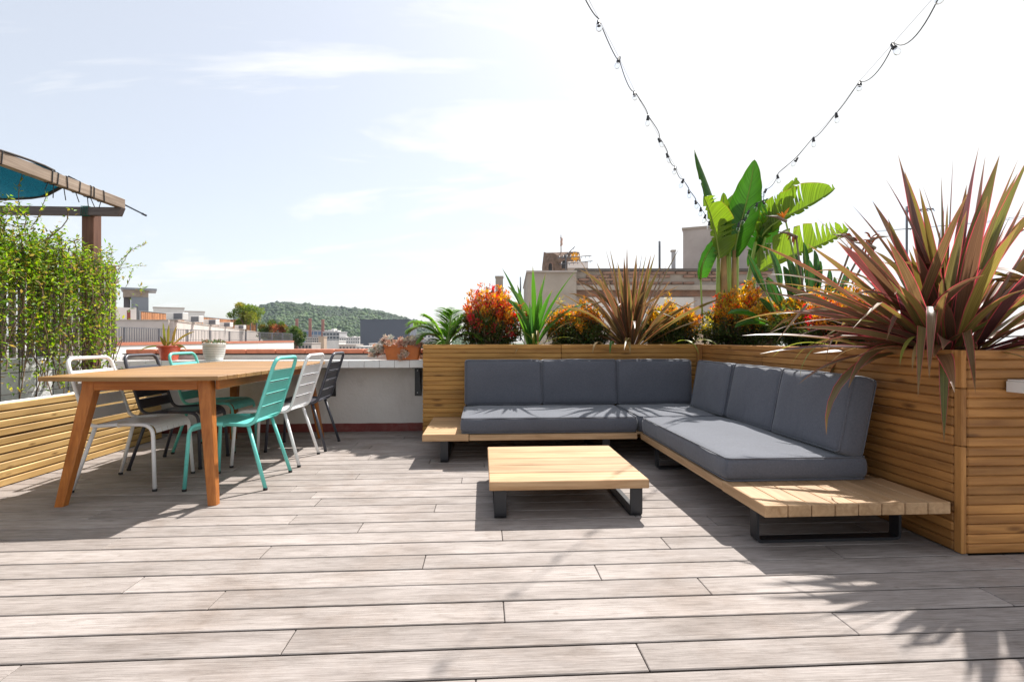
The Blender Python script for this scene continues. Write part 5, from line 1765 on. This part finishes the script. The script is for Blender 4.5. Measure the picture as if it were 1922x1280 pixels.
def crown(name, c, rad, n, leaf, cols, label, cat, seed, trunk_to=None, mat='tree', clumps=26):
    g = random.Random(seed)
    c = Vector(c)
    t = empty(name, Vector((c.x, c.y, trunk_to if trunk_to is not None else c.z - rad[2])), label, cat)
    f = MB()
    cl = []
    for k in range(clumps):
        v = rv(g).normalized() * g.uniform(.45, 1.0)
        cl.append((c + Vector((v.x * rad[0], v.y * rad[1], v.z * rad[2])), g.uniform(.22, .42), g.choice(cols)))
    for i in range(n):
        cc, rr_, cl_c = g.choice(cl)
        v = rv(g).normalized() * (g.random() ** .5) * rr_
        p = cc + Vector((v.x * rad[0], v.y * rad[1], v.z * rad[2] * .9))
        leaf_quad(f, p, rv(g) + v.normalized(), rv(g) + Vector((0, 0, .6)), leaf * g.uniform(.7, 1.4), leaf * g.uniform(.3, .55), tint(cl_c, g, .3))
    tag(f.build('crown', M[mat], t), kind='stuff')
    tr_ = MB()
    z0 = trunk_to if trunk_to is not None else c.z - rad[2]
    base = Vector((c.x, c.y, z0))
    tr_.tube([base, c.lerp(base, .5) + rv(g, rad[0] * .05), c], [rad[0] * .07, rad[0] * .05, rad[0] * .02], 7)
    for k in range(5):
        tr_.tube([c.lerp(base, .4), c.lerp(cl[k][0], .5), cl[k][0]], [rad[0] * .035, rad[0] * .02, rad[0] * .008], 5)
    tr_.build('trunk', M['bark'], t)
    return t


YG = [(.16, .22, .03), (.22, .25, .04), (.11, .17, .02), (.28, .26, .05)]
GO = [(.09, .14, .03), (.14, .17, .03), (.07, .11, .025), (.34, .11, .05), (.20, .16, .04), (.06, .10, .02)]
DG = [(.04, .09, .02), (.06, .12, .02), (.03, .07, .015), (.10, .12, .03)]
tz = 88
s_ = tz / 961
crown('terrace_tree', at(461, 592, tz), (26 * s_, 2.4, 20 * s_), 5200, .34, YG, 'yellow green bush rising behind the dark end of the wooden screen', 'tree', 51, trunk_to=0)
crown('terrace_tree', at(505, 622, 80), (18 * .083, 1.8, 20 * .083), 3600, .30, GO, 'mixed green bush with reddish leaves just right of the wooden screen', 'tree', 52, trunk_to=-2)
crown('terrace_tree', at(528, 622, 79), (18 * .083, 1.8, 18 * .083), 3600, .28, GO + [(.30, .10, .05)], 'olive and red tinted bush behind the end of the railing', 'tree', 53, trunk_to=-2)
crown('terrace_tree', at(556, 632, 78), (17 * .083, 1.8, 20 * .083), 4400, .26, DG + GO[:2], 'dark green bush at the right end of the neighbouring terrace', 'tree', 54, trunk_to=-3)

# ------------------------------------------------------------------ wooded hill
prof_px = [(380, 618), (430, 600), (468, 588), (480, 583), (490, 577), (515, 571), (545, 571), (560, 573), (600, 576), (640, 580), (690, 583), (712, 586), (740, 594), (765, 601), (790, 607), (820, 618), (860, 632), (900, 640), (1020, 642)]


def ridge(px):
    for (a, ya), (b, yb) in zip(prof_px, prof_px[1:]):
        if a <= px <= b:
            return ya + (yb - ya) * (px - a) / (b - a)
    return 640


NX, NT = 90, 26
mb = MB()
ZR, ZF = 1500.0, 900.0


def hill_pt(px, t):
    z = ZF + (ZR - ZF) * t
    top = at(px, ridge(px) + 3, ZR)
    h = -18 + (top.z + 18) * (math.sin(min(1, t) * PI / 2) ** 1.15)
    q = at(px, 637, z)
    return Vector((q.x, q.y, h + noise.noise((q.x * .006, q.y * .006, 0)) * 9 * t * (1.0 if t < .9 else .2)))


for i in range(NX + 1):
    px = 380 + 640 * i / NX
    for j in range(NT + 1):
        mb.pts([hill_pt(px, j / NT * 1.0)])
    b = hill_pt(px, 1.0); q = at(px, 637, 1900); mb.pts([Vector((q.x, q.y, -18))])
for i in range(NX):
    for j in range(NT + 1):
        a = i * (NT + 2) + j
        mb.face([a, a + NT + 2, a + NT + 3, a + 1], smooth=True)
M['hill'] = plain('hill undergrowth', (.045, .075, .025), rough=.95, var=.4, scale=.02)
tag(mb.build('hill', M['hill']), kind='structure')
# woodland on the hill
ico = [Vector(v) for v in ((0, 0, 1), (.894, 0, .447), (.276, .851, .447), (-.724, .526, .447), (-.724, -.526, .447), (.276, -.851, .447), (.724, .526, -.447), (-.276, .851, -.447), (-.894, 0, -.447), (-.276, -.851, -.447), (.724, -.526, -.447))]
icf = ((0, 1, 2), (0, 2, 3), (0, 3, 4), (0, 4, 5), (0, 5, 1), (1, 6, 2), (2, 6, 7), (2, 7, 3), (3, 7, 8), (3, 8, 4), (4, 8, 9), (4, 9, 5), (5, 9, 10), (5, 10, 1), (1, 10, 6))
g = random.Random(77)
mb = MB()
HC = [(.026, .062, .016), (.038, .082, .020), (.052, .10, .022), (.020, .048, .016), (.06, .105, .026), (.017, .038, .015), (.032, .066, .02)]
for i in range(20000):
    px = g.uniform(440, 900)
    t = g.random() ** .9
    if 1 - t < .02: t = .985
    p = hill_pt(px, t)
    r_ = (1.6 + 4.2 * g.random() ** 2.2) * (.75 if t > .93 else 1) * (1.5 if g.random() < .04 else 1)
    # drier pines towards the ridge, brighter broadleaf lower down
    nz = noise.noise((p.x * .011, p.y * .006, 4)) * .35
    cc = HC[g.choice((0, 3, 5, 5, 6))] if t + nz > .60 + g.gauss(0, .09) else HC[g.choice((0, 1, 2, 4, 1, 2, 6))]
    cc = tint(cc, g, .35)
    ids = mb.pts([p + Vector((0, 0, r_ * .45)) + Vector((v.x * r_ * g.uniform(.75, 1.25), v.y * r_ * g.uniform(.75, 1.25), v.z * r_ * g.uniform(.7, 1.15))) for v in ico])
    for f in icf: mb.face([ids[k] for k in f], c=cc)
M['wood'] = foliage_mat('woodland canopy', trans=.15, rough=.8)
tag(mb.build('woodland', M['wood'], origin=(-400, 1200, 0)), 'dense green woodland covering the distant hill', 'woodland', kind='stuff')
# marks on the hill
zt_ = 1495
a, b = at(537, 574, zt_), at(543, 574, zt_)
hp = empty('hilltop_tower', at(540, 578, zt_), 'short pale square tower on top of the wooded hill', 'tower')
mb = MB(); mb.box((at(540, 575, zt_).x, at(540, 575, zt_).y, at(540, 573, zt_).z), (9.5, 9.5, at(540, 567.5, zt_).z - at(540, 578, zt_).z)); mb.build('wall', M['pinkrender'], hp)
mb = MB(); mb.box((at(540, 575, zt_).x, at(540, 575, zt_).y, at(540, 567.2, zt_).z), (11, 11, 1.6)); mb.build('parapet', M['oldrender'], hp)
hb = empty('hillside_building', at(560, 589, 1330), 'thin white building line on the slope of the wooded hill', 'building')
q = at(560, 588.7, 1290)
mb = MB(); mb.box((q.x, q.y, q.z), (25, 8, 1.6)); mb.build('roof', M['nwhite'], hb)
mb = MB(); mb.box((q.x, q.y + 1, q.z - 4), (23, 6, 6.4)); mb.build('wall', M['grille'], hb)
q = at(536, 592, 1290)
mb = MB(); mb.box(q, (16, 6, 6), Matrix.Rotation(R(20), 3, 'Y'))
tag(mb.build('retaining_wall', M['nwhite'], origin=q), 'pale slanting wall showing among the trees left of the white hillside building', 'wall')

# ------------------------------------------------------------------ city rooftops below the hill
win = MB(); win.box((0, 0, 0), (1, .3, 1)); win_me = win.mesh('window', M['glass'])


def block(name, x0, x1, ytop, z, depth, wallm, label, rows=0, cols_=0, winm=None, cat='building', roofm=None, wh=.55, ww=.5, rooftop=None, ybot=None):
    a, b = at(x0, 640, z), at(x1, 640, z)
    zt_ = at(x0, ytop, z).z
    t = empty(name, ((a.x + b.x) / 2, a.y, -18), label, cat)
    rz = orient(a, b) 
    Lx = math.hypot(b.x - a.x, b.y - a.y)
    rm = Matrix.Rotation(rz, 3, 'Z')
    c = (a + b) / 2
    back = rm @ Vector((0, 1, 0))
    mb = MB(); mb.box(Vector((c.x, c.y, (zt_ - 18) / 2)) + back * depth / 2, (Lx, depth, zt_ + 18), rm); mb.build('wall', wallm, t)
    th = .9 * z / 600
    mb = MB(); mb.box(Vector((c.x, c.y, zt_ + th / 2)) + back * depth / 2, (Lx + th, depth + th, th), rm); mb.build('roof', roofm or wallm, t)
    if rows:
        yb = ybot or 657
        zb_ = at(x0, yb, z).z
        ph = (zt_ - zb_) / rows
        pw = Lx / cols_
        for r_ in range(rows):
            for k in range(cols_):
                p = c + rm @ Vector((-Lx / 2 + pw * (k + .5), -.1, 0))
                o = link('window', win_me, t, (p.x, p.y, zt_ - ph * (r_ + .5)), (0, 0, rz))
                o.scale = (pw * ww, 1, ph * wh)
                if winm: o.material_slots[0].link = 'OBJECT'; o.material_slots[0].material = winm
    if rooftop:
        for (fx, w_, h_) in rooftop:
            mb = MB(); p = c + rm @ Vector((-Lx / 2 + Lx * fx, depth * .4, 0)); mb.box((p.x, p.y, zt_ + h_ / 2), (w_, depth * .4, h_), rm); mb.build('roof_box', M['nwhite'], t)
    return t


M['tan'] = plain('tan render', (.48, .36, .27), rough=.9, var=.1, scale=.1)
M['concrete'] = plain('grey concrete block', (.38, .37, .38), rough=.9, var=.12, scale=.08)
M['darkslab'] = plain('dark slate facade', (.085, .095, .125), rough=.75, var=.05, scale=.05)
block('office_building', 566, 604, 621, 640, 20, M['concrete'], 'office block with rows of blue glass behind the brick chimneys', 4, 5, M['blueglass'], ww=.82, wh=.7)
block('apartment_block', 606, 637, 624, 560, 26, M['concrete'], 'grey concrete apartment block with white boxes on its roof', 5, 5, None, ww=.7, wh=.55, rooftop=((.3, 3, 3.0), (.5, 2.5, 4.2), (.72, 3, 2.4)))
block('white_block', 637, 675, 634, 480, 20, M['nwhite'], 'long white block dotted with small square windows below the hill', 4, 9, None, ww=.36, wh=.40, ybot=656, rooftop=((.2, 2, 1.2), (.6, 2, 1.4), (.85, 1.4, 1.2)))
block('dark_slab', 676, 769, 601, 420, 30, M['darkslab'], 'large plain dark grey slab building in front of the hill', roofm=M['darkslab'])
block('narrow_block', 574, 602, 634, 420, 14, M['beige'], 'small pale apartment house with many windows below the chimneys', 5, 7, None, ww=.5, wh=.5)
block('tan_shaft', 598, 608, 633, 200, 3, M['tan'], 'tan lift shaft standing above the near roofs', roofm=M['tan'], cat='shaft')
block('white_hall', 609, 636, 641, 240, 10, M['nwhite'], 'plain white flat roofed building below the grey apartment block')
block('low_house', 560, 585, 645, 170, 8, M['pinkrender'], 'low pinkish roof house near the right end of the terrace bushes', 1, 4, None, ww=.4, wh=.4)
block('low_house', 636, 668, 648, 210, 10, M['beige'], 'low beige house roof in front of the long white block', 1, 5, None, ww=.4, wh=.3)
block('low_house', 668, 700, 651, 190, 10, M['nwhite'], 'low white house roof at the foot of the dark slab building', 1, 4, None, ww=.5, wh=.3)
block('low_house', 693, 720, 646, 260, 10, M['nwhite'], 'white house with flat roof at the right of the dark slab foot', 2, 5, None, ww=.5, wh=.4)
block('low_house', 770, 812, 640, 300, 12, M['concrete'], 'low grey house glimpsed behind the small palm', 2, 5, None, ww=.6, wh=.4)
block('low_house', 780, 845, 628, 520, 12, M['nwhite'], 'pale city house farther back behind the small palm', 4, 9, None, ww=.5, wh=.4)
M['chim'] = plain('red brick chimney', (.30, .12, .09), rough=.9, var=.2, scale=.3)
for (px, yt, lb) in ((557, 599, 'leftmost of the three tall brick chimneys before the hill'), (582, 598, 'middle of the three tall brick chimneys before the hill'), (606, 600, 'rightmost of the three tall brick chimneys before the hill')):
    z = 600
    q = at(px, 640, z); zt_ = at(px, yt, z).z
    t = empty('brick_chimney', (q.x, q.y, -18), lb, 'chimney', 'three brick chimneys below the hill')
    mb = MB(); mb.lathe([(2.1, -18), (1.6, zt_ - 1.5), (1.55, zt_)], (q.x, q.y, 0), 14); mb.build('stack', M['chim'], t)
    mb = MB(); mb.lathe([(1.6, zt_ - 1.2), (1.95, zt_ - .9), (1.95, zt_ + .1), (1.4, zt_ + .1)], (q.x, q.y, 0), 14); mb.build('crown_ring', M['chim'], t)

# ------------------------------------------------------------------ old building behind the rear planter
Z1 = 12.5
ob = empty('old_building', at(1150, 640, Z1) - Vector((0, 0, 19)), 'old masonry building with brick parapet and peeling walls behind the copper flax', 'building')


def facebox(x0, x1, y0, y1, z, depth, mat, name, parent=ob, ch=0.0):
    a, b = at(x0, 640, z), at(x1, 640, z)
    rz = orient(a, b); rm = Matrix.Rotation(rz, 3, 'Z')
    zt_, zb_ = at(x0, y0, z).z, at(x0, y1, z).z
    c = (a + b) / 2 + rm @ Vector((0, depth / 2, 0))
    mb = MB(); mb.box((c.x, c.y, (zt_ + zb_) / 2), (math.hypot(b.x - a.x, b.y - a.y), depth, zt_ - zb_), rm, ch)
    return mb.build(name, mat, parent)


facebox(990, 1082, 511, 900, Z1, 4, M['oldrender'], 'wall')
facebox(988, 1083, 508, 511, Z1 - .06, 4.1, M['pinkrender'], 'coping')
facebox(1082, 1450, 536, 900, Z1 + .25, 4, M['pinkrender'], 'wall')
facebox(1082, 1450, 509, 536, Z1 + .22, .5, M['oldrender'], 'parapet')
facebox(1080, 1452, 504, 509, Z1 + .16, .62, M['cap'], 'coping')
facebox(1082, 1450, 535, 544, Z1 + .05, .4, M['oldrender'], 'ledge')
facebox(1082, 1450, 545, 556, Z1 + .17, .3, M['brick'], 'brick_band')
for (x0, x1) in ((1100, 1150), (1158, 1215), (1222, 1302)):
    facebox(x0, x1, 541 + 17, 618, Z1 + .20, .3, M['render'], 'white_panel')
facebox(1240, 1330, 622, 660, 10.5, .8, M['tan'], 'low_wall')
bk = MB(); bk.box((0, 0, 0), (.27, .10, .062), ch=.008); bk_me = bk.mesh('brick', M['brick'])
M['brickone'] = plain('single red brick', (.26, .155, .115), rough=.95, var=.4, scale=4, dirt=(.34, .29, .24), dirt_scale=1.2, dirt_amt=.95)
bk_me.materials[0] = M['brickone']
g = random.Random(5)
pa, pz = at(1084, 640, Z1 + .22), at(1448, 640, Z1 + .22)
Lp = math.hypot(pz.x - pa.x, pz.y - pa.y); prz = orient(pa, pz)
zt0, zb0 = at(1082, 509.5, Z1 + .22).z, at(1082, 535, Z1 + .22).z
nr = 4
for r_ in range(nr):                    # weathered course bricks proud of the parapet face
    n_b = int(Lp / .29)
    for k in range(n_b):
        if noise.noise((k * .33, r_ * .6, 2.0)) > .12: continue      # patched over with render
        p = pa.lerp(pz, (k + (.5 if r_ % 2 else .15)) / n_b)
        link('brick', bk_me, ob, (p.x, p.y + g.uniform(-.012, .012), zb0 + (zt0 - zb0) * (r_ + .5) / nr), (g.uniform(-.02, .02), g.uniform(-.01, .01), prz))
# stair tower with flat roof behind the banana plant
st = empty('stair_tower', at(1370, 640, 13.4) - Vector((0, 0, 19)), 'plain pinkish rendered stair tower behind the banana plant', 'building')
sa, sb_ = at(1282, 640, 14.4), at(1458, 640, 13.5)
srm = Matrix.Rotation(orient(sa, sb_), 3, 'Z'); sL = math.hypot(sb_.x - sa.x, sb_.y - sa.y)
szt = at(1282, 432, 14.4).z
for (zb_, zt_, ex, mt, nm) in ((-18, szt, 0, 'pinkrender', 'wall'), (szt, szt + .06, .06, 'oldrender', 'coping')):
    c = (sa + sb_) / 2 + srm @ Vector((0, 1.5, 0))
    mb = MB(); mb.box((c.x, c.y, (zb_ + zt_) / 2), (sL + ex, 3 + ex, zt_ - zb_), srm); mb.build(nm, M[mt], st)
# chimneys and mast
for (x0, x1, y0, z, lb, mt) in ((930, 944, 521, 13.5, 'squat grey brown chimney behind the red tipped shrub', 'oldrender'), (1262, 1268, 472, 13.0, 'thin grey flue pipe on the old building roof', 'concrete')):
    t = empty('roof_chimney', at(x0, 640, z) - Vector((0, 0, 3)), lb, 'chimney')
    facebox(x0, x1, y0, 660, z, at(x1, 0, z).x - at(x0, 0, z).x, M[mt], 'stack', t)
    facebox(x0 - 1, x1 + 1, y0 - 3, y0, z - .02, (at(x1, 0, z).x - at(x0, 0, z).x) + .05, M['oldrender'], 'cap', t)
def pole(name, px, y0, y1, z, r, lb, mat='railing', cat='pole'):
    mb = MB(); a = at(px, y1, z); mb.tube([a, at(px, y0, z)], r, 8); return tag(mb.build(name, M[mat], origin=a), lb, cat)
pole('roof_pole', 1238, 453, 520, 13, .028, 'dark metal pole on the old building roof')
pole('roof_pole', 977, 520, 640, 14, .02, 'thin pole left of the old building', cat='pole')

# round stone tower farther back
tz_ = 60.0
tcn = at(1054, 640, tz_ + 2.4)
tw_ = empty('stone_tower', (tcn.x, tcn.y, -18), 'round brown stone tower with arched openings and broken top', 'tower')
trad = 38 * tz_ / 961
mb = MB()
NB = 28
ztop = at(1054, 474, tz_).z
zs = [-18, ztop - 3.4, ztop - 2.9, ztop - 2.2, ztop - 1.5, ztop - .75, ztop - .05]
rings = []
g = random.Random(12)
for z in zs:
    rings.append(mb.pts([(tcn.x + math.cos(2 * PI * k / NB) * trad * (.93 if z == zs[-1] else 1) * (1 + g.uniform(-.03, .02)), tcn.y + math.sin(2 * PI * k / NB) * trad * (.93 if z == zs[-1] else 1) * (1 + g.uniform(-.012, .012)), z + (g.uniform(-.3, .25) + .3 * math.sin(k * .55) if z == zs[-1] else 0)) for k in range(NB)]))
for a, b in zip(rings, rings[1:]):
    for k in range(NB): mb.face([a[k], a[(k + 1) % NB], b[(k + 1) % NB], b[k]])
mb.face(rings[-1])
mb.build('wall', M['stone'], tw_)
for (px, wd, y0, y1) in ((1029, 8, 493, 511), (1053, 10, 489, 504), (1078, 7, 492, 508)):
    ang = math.asin(max(-1, min(1, ((px - 1054) / 38)))) - PI / 2 - R(YAW) * 0
    cpt = Vector((tcn.x + math.cos(ang) * trad, tcn.y + math.sin(ang) * trad, 0))
    nrm = Vector((math.cos(ang), math.sin(ang), 0)); sd = Vector((-nrm.y, nrm.x, 0))
    z0_, z1_ = at(px, y1, tz_).z, at(px, y0, tz_).z
    hw_ = wd * tz_ / 961 / 2
    def arch(scale, off):
        out = [cpt + nrm * off + sd * (-hw_ * scale) + Vector((0, 0, z0_)), cpt + nrm * off + sd * (hw_ * scale) + Vector((0, 0, z0_))]
        zc2 = z1_ - hw_
        return out + [cpt + nrm * off + sd * (math.cos(PI * k / 8) * hw_ * scale) + Vector((0, 0, zc2 + math.sin(PI * k / 8) * hw_ * scale)) for k in range(9)]
    m_ = MB(); q = m_.pts(arch(1, .06)); m_.face(q); fr_o = m_.build('window', M['tar'], tw_)
    m_ = MB(); o_, i_ = m_.pts(arch(1.35, .12)), m_.pts(arch(1.0, .12)); ob_ = m_.pts(arch(1.35, -.1))
    for k in range(len(o_)):
        k2 = (k + 1) % len(o_)
        if k == 0: continue
        m_.face([i_[k], o_[k], o_[k2], i_[k2]]); m_.face([o_[k], ob_[k], ob_[k2], o_[k2]])
    m_.build('arch_frame', M['brickone'], fr_o)
fl = empty('flag', at(1053, 470, tz_ + 1), 'small orange red flag on a thin mast above the stone tower', 'flag')
mb = MB(); mb.tube([at(1053, 474, tz_ + 1), at(1053, 441, tz_ + 1)], .06, 6); mb.build('mast', M['steel'], fl)
mb = MB(); q = [at(1053, 446, tz_ + 1), at(1054.4, 449, tz_ + 1.05), at(1053.8, 454, tz_ + .95), at(1054.2, 459, tz_ + 1), at(1053, 462, tz_ + 1)]
for a, b in zip(q, q[1:]):
    i_ = mb.pts([a + Vector((-.15, 0, 0)), a + Vector((.12, .03, 0)), b + Vector((.12, .03, 0)), b + Vector((-.15, 0, 0))]); mb.face(i_)
M['flagc'] = plain('faded red yellow flag', (.62, .25, .10), rough=.8, var=.4, scale=2)
mb.build('cloth', M['flagc'], fl)
# pale panel with an orange disc
bn = empty('sun_panel', at(1085, 503, 16), 'pale roof panel with an orange disc beside the stone tower', 'sign')
facebox(1066, 1104, 491, 503, 16, .12, M['nwhite'], 'panel', bn)
facebox(1066, 1104, 503, 530, 16.02, .10, M['oldrender'], 'base', bn)
c = at(1079, 482, 15.9)
mb = MB(); mb.lathe([(.115, -.02), (.115, .02)], (0, 0, 0), 20)
for k in range(10):
    a_ = 2 * PI * k / 10; mb.box((math.cos(a_) * .125, math.sin(a_) * .125, 0), (.05, .03, .03), Matrix.Rotation(a_, 3, 'Z'))
M['orangedisc'] = plain('orange disc paint', (.75, .33, .02), rough=.6)
o = link('disc', mb.mesh('disc', M['orangedisc']), bn, c, (R(90), 0, 0))
mb = MB(); mb.tube([at(1079, 492, 15.95), at(1079, 484, 15.95)], .02, 6); mb.build('stem', M['steel'], bn)


def antenna(mx, my0, my1, booms, z, lb):
    t = empty('tv_antenna', at(mx, my0, z), lb, 'antenna')
    mb = MB(); mb.tube([at(mx, my0, z), at(mx, my1, z)], .02, 6); mb.build('mast', M['railing'], t)
    for (x0, y0, x1, y1, nel, el) in booms:
        mb = MB(); a, b = at(x0, y0, z), at(x1, y1, z); mb.tube([a, b], .012, 5)
        for k in range(nel):
            p = a.lerp(b, (k + .5) / nel)
            d = Vector((.25, .8, .55)).normalized() * el
            mb.tube([p - d, p + d], .007, 4)
        mb.build('boom', M['railing'], t)


antenna(1062, 512, 478, ((1046, 484, 1110, 480, 9, .14), (1050, 496, 1112, 490, 8, .12), (1058, 484, 1080, 462, 4, .10)), 14.5, 'tv antenna with several booms in front of the stone tower')
antenna(1702, 560, 388, ((1700, 396, 1752, 392, 9, .10), (1702, 430, 1740, 428, 4, .05)), 9.0, 'tv antenna standing behind the huge flax')
for k, (y0, y1) in enumerate(((436, 414), (434, 420))):
    a, b = at(1640, y0, 9.5), at(2050, y1 - 28, 9.5)
    mb = MB(); mb.tube([a, (a + b) / 2 - Vector((0, 0, .06)), b], .004, 4, cap=False); tag(mb.build('overhead_cable', M['rubber'], origin=a), 'thin overhead cable crossing behind the huge flax, %s of the pair' % ('upper' if k else 'lower'), 'cable')

# ------------------------------------------------------------------ air between here and the hill
m, n_, l_, p_ = new_mat('thin haze')
n_.remove(p_)
pv = nd(n_, 'ShaderNodeVolumePrincipled')
pv.inputs['Color'].default_value = (.76, .87, 1.0, 1)
pv.inputs['Density'].default_value = HAZE
pv.inputs['Anisotropy'].default_value = 0.2
l_.new(pv.outputs[0], [x for x in n_ if x.type == 'OUTPUT_MATERIAL'][0].inputs['Volume'])
mb = MB(); mb.box((-200, 950, (140 - 19) / 2), (3600, 2100, 140 + 19))
hz = tag(mb.build('haze', m, fix=True), kind='stuff')
